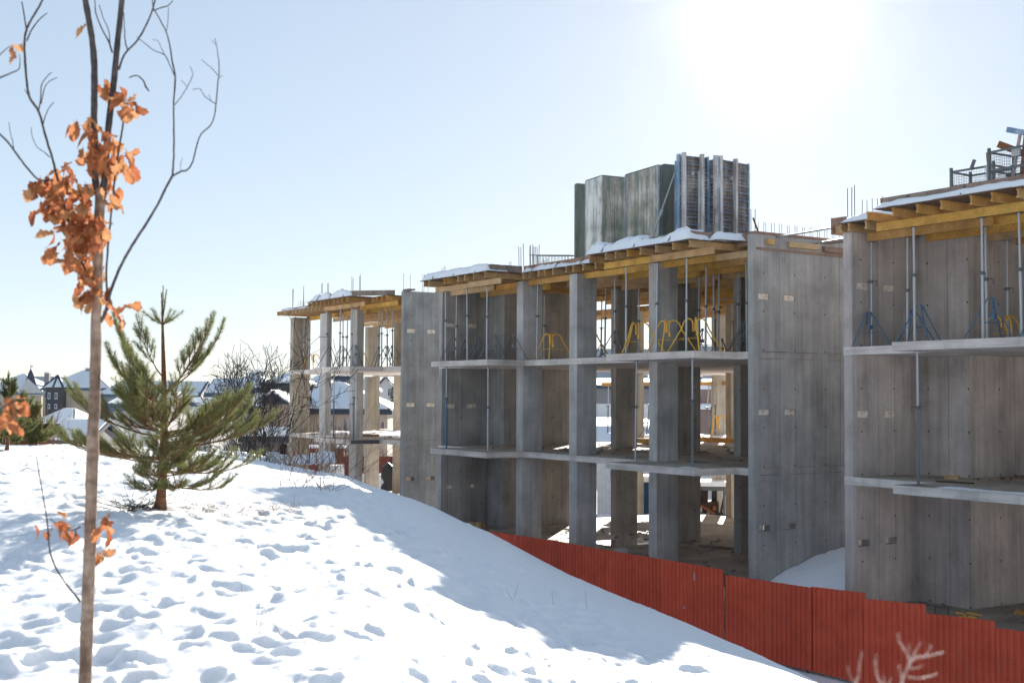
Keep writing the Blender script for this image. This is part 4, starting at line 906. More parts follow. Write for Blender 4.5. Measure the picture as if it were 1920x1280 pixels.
for a in ((-ww - .3, ww + .3, ww + .3, -ww - .3),):
    p = [(x_ - ww - .3, -2.6, bz(725.5)), (x_ + ww + .3, -2.6, bz(725.5)), (x_ + ww + .3, .8, bz(725.5)), (x_ - ww - .3, .8, bz(725.5))]; top = (x_, -.6, bz(704))
    rf = MB(); rf.v = p + [top]; rf.f = [(3, 2, 1, 0), (0, 1, 4), (1, 2, 4), (2, 3, 4), (3, 0, 4)]; rf = rf.build('bay_roof', SNOW, h2)
    for q in p[:2]: MB().bar((q[0], q[1], q[2] + .05), (top[0], top[1], top[2] + .05), .3, .2).build('hip_ridge', ROOF_D, rf)
    MB().bar((x_, -2.62, bz(725)), (x_, -.62, bz(704.5)), .25, .2).build('hip_ridge', ROOF_D, rf)
for a, b in ((100, 105), (113, 118)):
    for y0, y1 in ((736, 748), (757, 766)):
        f = MB().box(wpt(a, 215) - wpt(143.5, 215), wpt(b, 215) - wpt(143.5, 215), -2.28, -2.21, bz(y1), bz(y0)).build('window', FRAME_W, h2); MB().box(wpt(a + 1, 215) - wpt(143.5, 215), wpt(b - 1, 215) - wpt(143.5, 215), -2.31, -2.285, bz(y1 - 1.5), bz(y0 + 1.5)).build('pane', GLASS, f)
house('low grey block on the skyline between the two left houses', 64, 100, 420, 12, 707, 706, CITY, 'flat', CITY, cat='building', name='far_building')
house('long white walled shed with a snowy roof behind the pine', 215, 300, 66, 7, 764, 742, WALL_WHITE, 'side', ROOF_B, wins=((248, 256, 768, 776),))
house('low shed with a bright snow roof behind the right side of the pine', 300, 398, 74, 8, 790, 752, WALL_WHITE, 'side', ROOF_B, wins=((318, 330, 800, 812),))
house('snow covered shed roof low at the left, in blue shade', 92, 168, 52, 5, 834, 797, WALL_GREY, 'side', ROOF_D, over=.15)
house('small house with brown chimney just above the blue shed roof', 70, 135, 84, 6, 800, 772, WALL_GREY, 'hip', ROOF_D, chim=((108, 5, 784),))
house('dark roofed house between the sapling and the pine top branches', 186, 262, 190, 9, 742, 712, WALL_GREY, 'hip', ROOF_B, wins=((205, 212, 748, 756),))
house('house with a blue snow roof glimpsed through the pine', 262, 372, 160, 9, 745, 716, WALL_CREAM, 'side', ROOF_B)
house('brown brick house with a wide chimney left of the bare trees', 424, 505, 135, 9, 731, 700, BRICK, 'hip', ROOF_B, wins=((440, 448, 735, 746), (462, 472, 735, 746)), chim=((457, 5, 698), (470, 3, 695), (477, 2.5, 695)), ridge_in=3.6)
house('dark roofed house right of the brown brick one behind the bare tree', 498, 566, 125, 8, 722, 701, WALL_DARK, 'hip', ROOF_D, chim=((535, 4, 694),), wins=((520, 527, 726, 735),))
house('low blue roofed house at the left foot of the bare trees', 392, 446, 118, 7, 741, 712, WALL_GREY, 'side', ROOF_B, wins=((404, 411, 745, 756),))
h5 = house('tan house with a dark gable and tall blue door left of the concrete building', 466, 556, 96, 8, 768, 742, WALL_TAN, 'side', ROOF_D, wins=((463 + 4, 476, 782, 812), (508, 522, 782, 800), (486, 493, 784, 796)))
p0 = wpt(511, 96)
m = MB(); a, b, c = wpt(503, 96) - p0, wpt(522, 96) - p0, wpt(545, 96) - p0; zz = lambda y: zat(520, y, 96) + 1.75
m.prism([(a, -1.2), (c, -1.2), (c, 0), (a, 0)], 0, zz(755)); m.build('gable_bay', WALL_TAN, h5)
m = MB(); m.v = [(a - .5, -1.6, zz(757)), (b, -1.6, zz(733)), (c + .5, -1.6, zz(757)), (a - .5, 3, zz(757)), (b, 3, zz(733)), (c + .5, 3, zz(757))]; m.f = [(0, 2, 1), (3, 4, 5), (0, 1, 4, 3), (1, 2, 5, 4), (0, 3, 5, 2)]; m.build('gable_roof', ROOF_D, h5)
MB().bar((b, -1.0, zz(731.5)), (c + .5, -1.0, zz(755)), 3, .12, (0, 0, 1)).build('roof_snow', SNOW, h5); MB().bar((b, -1.0, zz(731.5)), (a - .5, -1.0, zz(755)), 3, .12, (0, 0, 1)).build('roof_snow', SNOW, h5)
f = MB().box(wpt(510, 96) - p0, wpt(521, 96) - p0, -1.27, -1.21, zz(800), zz(781)).build('window', FRAME_W, h5); MB().box(wpt(512, 96) - p0, wpt(519, 96) - p0, -1.3, -1.275, zz(798), zz(783)).build('pane', GLASS, f)
house('snowy lean to roof below the tan house', 462, 540, 80, 3, 823, 808, WALL_GREY, 'side', ROOF_D)
h6 = house('cream bungalow with a broad snow covered hip roof seen through the left building', 500, 728, 100, 12, 772, 718, WALL_CREAM, 'hip', ROOF_D, wins=((612, 616, 790, 812), (645, 653, 784, 812), (669, 676, 784, 810), (716, 722, 790, 806)), ridge_in=5.0)
house('dark blue block building behind the bungalow roof', 628, 662, 140, 8, 708, 700, ROOF_B, 'flat', ROOF_D, wins=((633, 638, 712, 722), (650, 655, 712, 722)), cat='building')
house('small blue roofed house at the left above the bungalow', 566, 615, 150, 8, 728, 706, WALL_GREY, 'hip', ROOF_B)
house('white house with a steep dark gable seen through the right bay of the left building', 696, 752, 170, 9, 742, 706, WALL_WHITE, 'gable', ROOF_D, wins=((727, 737, 727, 743), (716, 721, 748, 757)), over=.6)
house('grey house with a slanting blue roof behind the third column of the left building', 662, 700, 150, 8, 735, 712, WALL_GREY, 'hip', ROOF_B, wins=((684, 689, 738, 748),))
house('long grey hall with a snow roof seen through the middle storey', 1090, 1250, 150, 14, 726, 711, WALL_GREY, 'side', ROOF_D, zb=0, wins=((1198, 1204, 714, 722),), cat='hall')
wl = thing('yard_wall', 'pale ribbed wall across the snow bank behind the middle building', 'wall', (wpt(1190, 133), 133, 2.0), None, 0, False)
for i in range(20): MB().box(-7.5 + i * .9, -6.63 + i * .9, 0, .12 + .05 * (i % 2), 0, zat(1190, 757, 133) - 2.0).build('wall_panel', SHEET_W, wl)
house('unplastered brick house with a flat snowy roof seen through the middle storey', 1318, 1420, 105, 9, 726, 723, BRICK, 'flat', SNOW, zb=0, wins=((1325, 1334, 773, 799),), over=.2)
house('low brick annex with a snow ledge left of the brick house', 1292, 1330, 103, 6, 763, 759, BRICK, 'flat', SNOW, zb=0, over=.3, wins=((1305, 1311, 772, 780),))
house('darker brick house with snow patches behind the annex', 1290, 1330, 118, 6, 732, 728, WALL_TAN, 'flat', SNOW, zb=0)
house('row of dark roofs along the horizon seen between the columns', 1282, 1400, 210, 10, 721, 712, WALL_DARK, 'side', ROOF_D, zb=0, chim=((1322, 3, 706), (1350, 3, 706)), cat='building')
house('tall pale blue apartment block on the skyline seen under the roof formwork', 1105, 1215, 520, 16, 655, 654, CITY, 'flat', CITY, cat='apartment block', name='far_building', chim=((1180, 2, 649),))
house('second skyline block nearer the right end wall', 1245, 1420, 560, 16, 650, 649, CITY, 'flat', CITY, cat='apartment block', name='far_building', chim=((1300, 2, 644), (1318, 2, 643), (1330, 1.5, 645)))

# ---------------------------------------------------------------- trees and plants
def P3(px, py, y):                                                     # world point seen at depth y in the direction of (px, py)
    return Vector((wpt(px, y), y, zat(px, py, y)))
def trunk_path(pts, y, dy=0.0):
    return [P3(px, py, y + dy * i) for i, (px, py, *_) in enumerate(pts)]
def leaf_mesh(k):
    rnd = random.Random(k); L = .105; n = 9; V = []; F = []
    prof = [.03, .16, .12, .27, .20, .36, .27, .33, .20, .02]
    cu = rnd.uniform(-.6, 1.1); tw = rnd.uniform(-1.0, 1.0)
    for i in range(n + 1):
        t = i / n; w = prof[i] * L * rnd.uniform(.85, 1.12); x = t * L
        for sgn in (-1, -.5, 0, .5, 1):
            yy = sgn * w; zz = -cu * (t ** 2) * L * .8 + abs(sgn) * w * .45 + .006 * math.sin(9 * t + 3 * sgn) + tw * yy * t
            V.append((x + abs(sgn) * .004 * rnd.uniform(-1, 1), yy, zz))
    for i in range(n):
        for j in range(4): a = i * 5 + j; F.append((a, a + 1, a + 6, a + 5))
    k0 = len(V); V += [(-.02, -.0012, .002), (-.02, .0012, .002), (.0, .0012, 0), (.0, -.0012, 0)]; F.append((k0, k0 + 1, k0 + 2, k0 + 3))
    me = bpy.data.meshes.new('leaf'); me.from_pydata(V, [], F); me.materials.append(LEAF if k % 5 < 3 else LEAF_T); me.polygons.foreach_set('use_smooth', [True] * len(F)); me.update(); return me
LEAVES = [leaf_mesh(i) for i in range(5)]
def add_leaves(root, clusters, y, scale=1.0):
    o0 = root.location
    for cx, cy, rx, ry, n in clusters:
        for i in range(n):
            a = random.uniform(0, 2 * math.pi); q = math.sqrt(random.random())
            p = P3(cx + rx * q * math.cos(a), cy + ry * q * math.sin(a), y + random.uniform(-.14, .14))
            o = link('leaf', random.choice(LEAVES), root, p - o0, (random.uniform(-.9, .9), random.uniform(.1, 1.5), random.uniform(-3.1, 3.1)))
            s = scale * random.uniform(.72, 1.1); o.scale = (s, s, s)
YO = 5.5
zb = hill_px(173, YO)
oak = thing('oak_sapling', 'young forked oak with orange leaves standing in the snow at the left', 'tree', (wpt(173, YO), YO, zb - .05), None, 0, False)
def tpath(name, pts, y, m, root, n=8, jit=.0, dy=0.0, knob=.06):
    P = trunk_path(pts, y, dy); rr = [p[2] / 2318.07 * y / 2 * (.9 if name == 'trunk' else .78 if name == 'branch' else .92) for p in pts]
    # resample smoothly with little irregularities
    Q = []; RR = []; k = 5
    for i in range(len(P) - 1):
        p0, p1, p2, p3 = P[max(i - 1, 0)], P[i], P[i + 1], P[min(i + 2, len(P) - 1)]
        for j in range(k):
            t = j / k; a = .5 * ((2 * p1) + (p2 - p0) * t + (2 * p0 - 5 * p1 + 4 * p2 - p3) * t * t + (3 * p1 - p0 - 3 * p2 + p3) * t ** 3)
            Q.append(a + Vector((random.uniform(-jit, jit), random.uniform(-jit, jit), 0))); RR.append((rr[i] * (1 - t) + rr[i + 1] * t) * random.uniform(1 - knob, 1 + knob))
    Q.append(P[-1]); RR.append(rr[-1]); ol = root.location
    return MB().path([q - ol for q in Q], RR, n).build(name, m, root, smooth=True)
zpx = lambda z, px, y: hz(px) - (z - EYE) / y * 2318.07
bot = zpx(zb - .08, 173, YO)
tpath('trunk', [(173, bot, 30), (172, 1280, 27), (174, 1140, 26), (176, 1000, 25), (177, 850, 24), (179, 720, 23), (179, 590, 22), (180, 480, 21), (181, 400, 21), (182, 352, 21)], YO, BARK, oak, 14, .0014)
tpath('trunk_fork', [(177, 362, 17), (171, 325, 15), (169, 270, 15), (167, 215, 14), (166, 160, 14), (165, 110, 14), (159, 60, 13), (149, 10, 13), (140, -60, 12), (133, -160, 10), (130, -300, 7)], YO, BARK_D, oak, 10, .001)
tpath('trunk_fork', [(186, 362, 17), (190, 325, 14), (192, 270, 14), (196, 215, 14), (203, 150, 14), (208, 80, 13), (213, 20, 12), (219, -60, 11), (226, -180, 9), (230, -300, 6)], YO, BARK_D, oak, 10, .001)
BR = [[(186, 604, 10), (196, 585, 9), (205, 545, 8), (222, 500, 7), (243, 460, 7), (265, 425, 6.5), (290, 382, 6), (305, 350, 6), (317, 328, 6)],
      [(317, 328, 5), (319, 290, 4.5), (318, 230, 4), (317, 190, 4), (319, 140, 4.5), (312, 105, 4), (308, 80, 3.5), (299, 50, 3), (284, 22, 3), (275, 5, 3), (272, -20, 2)],
      [(317, 328, 4.5), (333, 319, 4), (345, 316, 4), (355, 300, 3.5), (362, 270, 3.5), (370, 248, 3), (388, 230, 3), (396, 205, 3), (399, 160, 3), (402, 130, 2.6), (400, 100, 2.2), (393, 65, 1.8)],
      [(319, 140, 3), (308, 115, 2.5), (298, 97, 2.5), (278, 88, 2), (262, 76, 2), (245, 62, 1.5)], [(298, 97, 2), (290, 80, 1.6), (285, 70, 1.4), (274, 67, 1.2)],
      [(319, 192, 2.5), (330, 178, 2), (342, 158, 2), (352, 135, 1.8), (347, 118, 1.4)], [(342, 158, 1.6), (334, 148, 1.2), (330, 145, 1)],
      [(396, 190, 2.5), (385, 183, 2), (375, 175, 2), (366, 162, 1.7), (352, 163, 1.4)], [(388, 186, 1.6), (383, 172, 1.2)],
      [(399, 135, 2), (388, 122, 1.7), (378, 114, 1.5), (368, 105, 1.2)], [(400, 142, 1.4), (409, 136, 1.2)], [(397, 78, 1.5), (390, 72, 1.2), (386, 68, 1)],
      [(333, 318, 1.6), (332, 305, 1.3), (336, 293, 1)],
      [(300, 55, 2), (303, 35, 1.6), (304, 5, 1.5)], [(275, 12, 3), (290, 6, 3), (303, 2, 2.5), (312, -8, 2)],
      [(212, 125, 6), (220, 100, 5.5), (228, 88, 5.5), (245, 70, 5), (258, 48, 5), (270, 20, 4.5), (276, 0, 4), (284, -30, 3.5)], [(228, 88, 4), (223, 70, 3), (221, 45, 2.5), (219, 15, 2)],
      [(199, 92, 5), (192, 72, 4), (180, 50, 3.5), (170, 28, 3), (165, 10, 3), (163, -20, 2)], [(194, 75, 3), (191, 50, 2.5), (180, 25, 2), (172, 0, 2)],
      [(182, 560, 7), (165, 525, 6), (145, 480, 6), (128, 430, 6), (118, 400, 7), (108, 360, 7), (98, 325, 6.5), (90, 295, 6), (80, 265, 6), (71, 235, 6), (61, 203, 6), (45, 180, 6), (38, 150, 6), (34, 110, 6), (32, 75, 6), (36, 45, 6), (52, 15, 5.5), (60, 0, 5), (72, -25, 4)],
      [(62, 203, 4), (65, 180, 3), (66, 155, 3), (76, 138, 2.5), (85, 130, 2)], [(66, 190, 3), (72, 160, 2.5), (80, 148, 2), (95, 140, 1.6)],
      [(70, 232, 3), (74, 215, 2.5), (80, 200, 2.3), (90, 187, 2)], [(36, 70, 4), (45, 48, 3.5), (60, 28, 3), (74, 16, 2.5)], [(34, 45, 4), (30, 20, 3.5), (25, -5, 3)], [(45, 182, 2.5), (40, 172, 2), (34, 162, 1.8)],
      [(85, 292, 3), (75, 283, 2.5), (60, 272, 2), (50, 250, 1.8), (49, 235, 1.5)],
      [(95, 335, 6), (66, 335, 5), (45, 315, 5), (25, 290, 5), (12, 272, 5), (0, 258, 5), (-20, 240, 4)], [(16, 276, 2.5), (14, 262, 2), (9, 245, 1.8), (6, 225, 1.5)],
      [(200, 582, 6), (196, 510, 5), (199, 450, 5), (203, 400, 5), (207, 350, 5), (212, 300, 5), (217, 265, 5), (222, 230, 4.5), (223, 200, 4)],
      [(160, 1124, 6), (145, 1105, 5), (128, 1085, 4.5), (108, 1050, 4.5), (100, 1020, 4), (95, 975, 3.5), (85, 920, 3.2), (77, 880, 2.8), (72, 855, 2)],
      [(186, 1000, 6), (196, 990, 4), (205, 975, 3), (213, 960, 2)], [(158, 985, 5), (140, 992, 3), (120, 985, 3), (100, 970, 2)],
      [(232, 140, 3), (246, 136, 3), (258, 145, 4), (264, 158, 5), (270, 166, 3)]]
for i, b in enumerate(BR): tpath('branch', [(x, y, w * 1.0) for x, y, w in b], YO, BARK_D, oak, 6, .0008, dy=random.uniform(-.012, .012))
add_leaves(oak, [(92, 345, 36, 20, 16), (115, 320, 25, 22, 10), (135, 352, 28, 22, 12), (80, 380, 25, 18, 9), (120, 385, 28, 20, 12), (150, 420, 42, 32, 44), (112, 455, 26, 34, 18), (172, 440, 28, 36, 22), (165, 500, 30, 28, 14),
                 (185, 540, 20, 40, 10), (150, 548, 24, 14, 6), (215, 580, 26, 14, 6), (218, 175, 22, 26, 12), (232, 195, 18, 14, 6), (185, 262, 28, 18, 12), (205, 285, 26, 24, 12), (234, 300, 14, 16, 5), (150, 283, 28, 12, 6), (130, 222, 8, 14, 2), (152, 215, 10, 12, 3),
                 (184, 150, 14, 8, 3), (180, 320, 34, 24, 10), (205, 365, 18, 20, 6), (154, 35, 8, 5, 1), (172, 240, 14, 10, 4)], YO, .76)
add_leaves(oak, [(110, 962, 10, 8, 2), (125, 985, 24, 12, 6), (150, 985, 14, 8, 3), (206, 972, 16, 12, 5), (200, 995, 14, 10, 3), (202, 1035, 14, 12, 3), (76, 984, 4, 4, 1), (214, 1022, 8, 5, 1)], YO, .62)
Y2 = 5.0; ok2 = thing('oak_sapling', 'oak at the very left edge of which only leafy twigs show', 'tree', (wpt(-150, Y2), Y2, hill_px(-150, Y2) - .05), None, 0, False)
b2 = zpx(hill_px(-150, Y2) - .08, -150, Y2)
tpath('trunk', [(-150, b2, 34), (-148, 1000, 30), (-146, 700, 27), (-150, 400, 24), (-148, 100, 18), (-145, -200, 10)], Y2, BARK, ok2, 12)
for b in ([(-147, 830, 9), (-100, 815, 7), (-50, 795, 5), (-5, 770, 4), (30, 752, 3), (48, 742, 2)], [(-148, 260, 8), (-90, 200, 6), (-30, 150, 5), (4, 133, 4), (22, 124, 3), (24, 108, 2), (23, 95, 1.5)], [(-60, 175, 4), (-25, 110, 3), (5, 80, 2), (12, 90, 1.5)]):
    tpath('branch', b, Y2, BARK_D, ok2, 6)
add_leaves(ok2, [(30, 752, 24, 14, 9), (10, 780, 20, 18, 9), (-20, 790, 20, 15, 6), (8, 78, 10, 8, 2), (18, 92, 5, 8, 1), (-60, 300, 60, 60, 16), (-110, 600, 40, 80, 12)], Y2, .55)

# --- pine
NV, NF = [], []
def shoot(A, p, d, L, nn, nl=.065, fold=.75, r0=.0):
    "bottle brush of needles round a shoot"
    d = d.normalized(); u = d.cross(Vector((0, 0, 1))); u = u.normalized() if u.length > .01 else Vector((1, 0, 0)); v = d.cross(u)
    for i in range(nn):
        t = random.random() ** .8; a = random.uniform(0, 2 * math.pi); q = p + d * L * t
        o = (u * math.cos(a) + v * math.sin(a)); nd = (o * fold + d * random.uniform(.5, 1.1)).normalized(); l = nl * random.uniform(.7, 1.15) * (1 - .35 * t)
        s = nd.cross(Vector((random.uniform(-1, 1), random.uniform(-1, 1), random.uniform(-1, 1)))).normalized() * .0016 * A['w']
        k = len(A['v']); A['v'] += [tuple(q - s), tuple(q + s), tuple(q + nd * l)]; A['f'].append((k, k + 1, k + 2))
def pine(label, px, py_top, y, L0, name='pine_tree', nb=60, nd=1.0, wn_=1.0, seed=3, dense=1.0):
    random.seed(seed); z0 = hill_px(px, y) - .03; H_ = zat(px, py_top, y) - z0; k_ = H_ / 2.36
    t = thing(name, label, 'tree', (wpt(px, y), y, z0), None, 0, False); A = {'v': [], 'f': [], 'w': wn_}
    tp = [Vector((.035 * math.sin(3.4 * s + .4) * H_ * .35 + .02 * s, .02 * math.sin(5 * s), s * H_ * .93)) for s in [i / 14 for i in range(15)]]
    def tr(s): q = min(13.999, max(0, s / .93 * 14)); i = int(q); return tp[i].lerp(tp[i + 1], q - i)
    MB().path(tp, [((.050 * (1 - i / 14) ** .9 + .007) * (1.35 if i == 0 else 1)) * k_ for i in range(15)], 10).build('trunk', BARK_P, t, smooth=True)
    bm = MB(); lv = [.125, .18, .18, .235, .235, .29, .29, .345, .345, .40, .46, .52, .61]
    def twig(q, d, l, n):
        if l < .03: return
        bend = Vector((0, 0, random.uniform(.15, .5))); e = q + d * l * .55; f = e + (d + bend).normalized() * l * .45
        bm.path([q, e, f], [.0045 * k_, .004 * k_, .0028 * k_], 4, False)
        shoot(A, e - d * l * .2, d, l * .3, int(n * .5), .075); shoot(A, e, (d + bend).normalized(), l * .5 + .05 * nd, n, .075)
    for b in range(nb):
        s = random.choice(lv) + random.gauss(0, .012); hi = max(0, (s - .12) / .5)
        L = L0 * k_ * float(np.interp(s, [.10, .18, .28, .40, .52, .64], [.62, .98, 1.15, 1.0, .86, .66])) * random.uniform(.62, 1.12)
        e = float(np.interp(s, [.10, .20, .35, .5, .64], [-.10, .02, .30, .62, .92])) + random.uniform(-.14, .14); a = random.uniform(0, 6.28); p = tr(s); pts = [p]; m = 8; az = a
        for i in range(m):
            az += random.uniform(-.14, .14); ee = e + .62 * (i / m) ** 2.0 + random.uniform(-.08, .08)
            pts.append(pts[-1] + Vector((math.cos(az) * math.cos(ee), math.sin(az) * math.cos(ee), math.sin(ee))) * L / m)
        MB().path(pts, [(.0115 - .009 * i / m) * (.45 + L * .6) for i in range(m + 1)], 5).build('branch', BARK_P, t, smooth=True)
        dead = s < .16 and random.random() < .5
        for i in range(2 if s < .5 else 3, m + 1):
            q = pts[i]; dd = (pts[i] - pts[i - 1]).normalized(); side = dd.cross(Vector((0, 0, 1))).normalized(); f = i / m
            if dead and f < .7: continue
            if i >= 4: shoot(A, pts[i - 1], dd, L / m, int(60 * dense), .07)
            if i == m:
                shoot(A, q, (dd + Vector((0, 0, .5))).normalized(), .20 * nd, int(170 * dense), .07)
                for sg in (-1, 1): twig(q, (dd * .9 + side * sg * .45 + Vector((0, 0, .45))).normalized(), .14 * nd, int(90 * dense))
            else:
                for sg in (-1, 1):
                    if random.random() < .88:
                        l = L * (.34 - .24 * f) * random.uniform(.6, 1.2) + .06
                        d = (dd * random.uniform(.7, 1.1) + side * sg * random.uniform(.45, .9) + Vector((0, 0, random.uniform(.05, .6)))).normalized(); twig(q, d, l, int(110 * dense))
                        if l > .16 and random.random() < .8:
                            for g2 in (-1, 1): twig(q + d * l * .4, (d + side * g2 * .5 + dd * .3 + Vector((0, 0, .35))).normalized(), l * .55, int(70 * dense))
    for (sx, sy, l) in ((0, 0, .0), (.11, .03, -.04), (-.08, .07, -.07), (.03, -.11, -.08), (.15, -.05, -.16)):
        q = tr(.86); d = Vector((sx, sy, 1)).normalized(); l2 = (.15 * H_ + l); bm.path([q, q + d * l2], [.006 * k_, .004 * k_], 4, False)
        shoot(A, q, d, l2, int(210 * dense), .045, .75)
    for i in range(6):
        a = i * 1.05 + random.uniform(-.2, .2); d = Vector((math.cos(a), math.sin(a), .55)).normalized(); q = tr(.835); twig(q, d, .20 * k_, int(150 * dense)); shoot(A, q, d, .12 * k_, int(80 * dense), .06)
    tw_ = bm.build('twigs', BARK_P, t); tw_['kind'] = 'stuff'
    me = bpy.data.meshes.new('needles'); me.from_pydata(A['v'], [], A['f']); me.materials.append(NEEDLE); me.update(); o = link('needles', me, t); o['kind'] = 'stuff'
    return t
YP = 13.3
pine('young green pine with a bare leader standing alone on the snow left of centre', 303, 540, YP, .95, nb=50, wn_=.8, dense=.85)
pine('small loose pine at the left edge behind the orange leaves', 16, 697, 26, .8, nb=26, nd=1.1, wn_=2.0, seed=5, dense=.8)
pine('small bushy pine between the dry grass and the blue shed roof', 70, 752, 30, .9, nb=24, wn_=2.2, seed=8, dense=.7)
random.seed(21)
# dead brushwood at the foot of the pine
def twig_mass(name, label, cat, origin, n, L, spread, m, r=.004, up=.3, local=False, kinks=3, kind='stuff', bias=(0, 0, 0)):
    b = MB()
    for i in range(n):
        p = Vector((random.uniform(-spread[0], spread[0]), random.uniform(-spread[1], spread[1]), 0)); a = random.uniform(0, 6.28); e = up * random.uniform(.4, 1.4); pts = [p]
        l = L * random.uniform(.5, 1.2)
        for k in range(kinks):
            a += random.uniform(-.35, .35); e += random.uniform(-.2, .2); pts.append(pts[-1] + (Vector((math.cos(a) * math.cos(e), math.sin(a) * math.cos(e), math.sin(e))) + Vector(bias)) * l / kinks)
        b.path(pts, [r * (1 - .6 * k / kinks) for k in range(kinks + 1)], 4, False)
    return solo(b, name, m, origin, label, cat, None, 0, False, kind=kind)
def on_hill(px, y): return (wpt(px, y), y, hill_px(px, y) - .01)
twig_mass('dead_brushwood', 'dead brown branches lying at the foot of the young pine', 'brushwood', on_hill(258, 13.2), 46, .5, (.18, .25), BARK_D, .005, .35)
twig_mass('dry_grass', 'dry reddish grass poking through the snow right of the pine', 'dry grass', on_hill(345, 13.6), 150, .10, (.45, .5), STRAW, .002, .6, kinks=2)
twig_mass('dry_grass', 'reddish dry stems in the snow between the pine and the hill edge', 'dry grass', on_hill(440, 13.8), 110, .10, (.5, .4), STEM_R, .0022, .6, kinks=2)
twig_mass('dry_grass', 'sparse brown stems in the snow near the hill edge', 'dry grass', on_hill(520, 14.6), 60, .16, (.3, .4), STRAW, .002, .8, kinks=2)
twig_mass('tall_grass', 'tall pale dry grass on the crest at the far left', 'dry grass', on_hill(25, 33), 420, 1.0, (.75, .8), STRAW, .006, 1.25, kinks=3)
twig_mass('tall_grass', 'tall ochre grass on the crest before the small pines', 'dry grass', on_hill(62, 31), 260, .9, (.5, .8), STRAW, .006, 1.2, kinks=3)
twig_mass('dry_weeds', 'slanting dark red weed stalks on the hill edge before the left building', 'weeds', on_hill(575, 19), 46, 1.0, (.5, 1.0), STEM_R, .0035, 1.0, kinks=3, bias=(.35, 0, 0))
twig_mass('dry_weeds', 'thin brown weed stalks on the crest at the foot of the left building', 'weeds', on_hill(600, 31), 60, 1.8, (1.2, 1.0), STRAW, .006, 1.2, kinks=3)
twig_mass('dry_weeds', 'dark weeds on the hill edge under the bare trees', 'weeds', on_hill(505, 33), 80, 1.3, (1.2, .6), BARK_F, .007, 1.1, kinks=3)
twig_mass('dry_weeds', 'few faint stalks standing in the snow at the bottom', 'weeds', on_hill(465, 7.2), 5, .35, (.25, .3), STRAW, .0012, 1.35, kinks=3)
twig_mass('dry_weeds', 'pale stalks in the lit snow at the lower centre', 'weeds', on_hill(920, 11), 6, .16, (.9, .5), STRAW, .0014, 1.35, kinks=3)
# snow clods on the crest by the bare trees
cl = MB()
for i in range(26):
    x = random.uniform(-1.3, 1.6); y = random.uniform(-.4, .5); s = random.uniform(.06, .22)
    cl.path([(x - s, y, .0), (x - s * .4, y, s * .9), (x + s * .5, y, s * .8), (x + s, y, .0)], [s * .3, s * .8, s * .8, s * .3], 6)
solo(cl, 'snow_clods', SNOW, on_hill(515, 33.5), 'broken snow clods on the crest under the bare trees', 'snow clods', None, 0, False, smooth=True, kind='stuff')
# --- pale out of focus shrub at the lower right, close to the camera
YS = 2.5; sh = thing('dry_shrub', 'pale pinkish twigs of a shrub rising at the lower right corner', 'shrub', (wpt(1700, YS), YS, hill_px(1700, YS) - .05), None, 0, False)
TW = weathered('pale_twig', [(.4, (.30, .15, .12)), (.5, (.48, .30, .25)), (.6, (.66, .52, .46))], (1, 1, 1), 60)
zs = zpx(hill_px(1700, YS) - .1, 1700, YS)
for b in ([(1680, zs, 22), (1682, 1500, 20), (1684, 1340, 18), (1686, 1275, 17), (1697, 1245, 15), (1706, 1230, 14), (1730, 1224, 12), (1748, 1221, 9), (1765, 1216, 7)], [(1704, 1232, 12), (1694, 1215, 10), (1684, 1198, 8), (1681, 1182, 6)], [(1706, 1228, 9), (1714, 1212, 8), (1722, 1198, 6)],
          [(1700, 1262, 9), (1722, 1264, 8), (1740, 1260, 7), (1754, 1255, 6)], [(1650, 1700, 16), (1628, 1420, 14), (1602, 1290, 11), (1608, 1250, 9), (1613, 1215, 7)], [(1684, 1400, 10), (1652, 1290, 9), (1642, 1262, 8), (1638, 1240, 7), (1639, 1222, 6)], [(1652, 1290, 7), (1654, 1275, 6), (1652, 1260, 5)], [(1686, 1272, 7), (1684, 1255, 6), (1683, 1240, 5)],
          [(1690, 1330, 8), (1720, 1295, 7), (1742, 1280, 5)], [(1730, 1224, 6), (1738, 1212, 5), (1741, 1202, 4)], [(1697, 1245, 6), (1714, 1246, 5), (1726, 1240, 4)], [(1604, 1280, 6), (1590, 1258, 5), (1586, 1242, 4)], [(1660, 1420, 8), (1668, 1330, 7), (1664, 1285, 6), (1666, 1262, 4)], [(1706, 1230, 5), (1700, 1212, 4), (1702, 1200, 3)], [(1600, 1420, 8), (1580, 1320, 7), (1560, 1272, 5)]):
    tpath('twig', [(x, y, w * .42) for x, y, w in b], YS, TW, sh, 8, .0016, knob=.3)
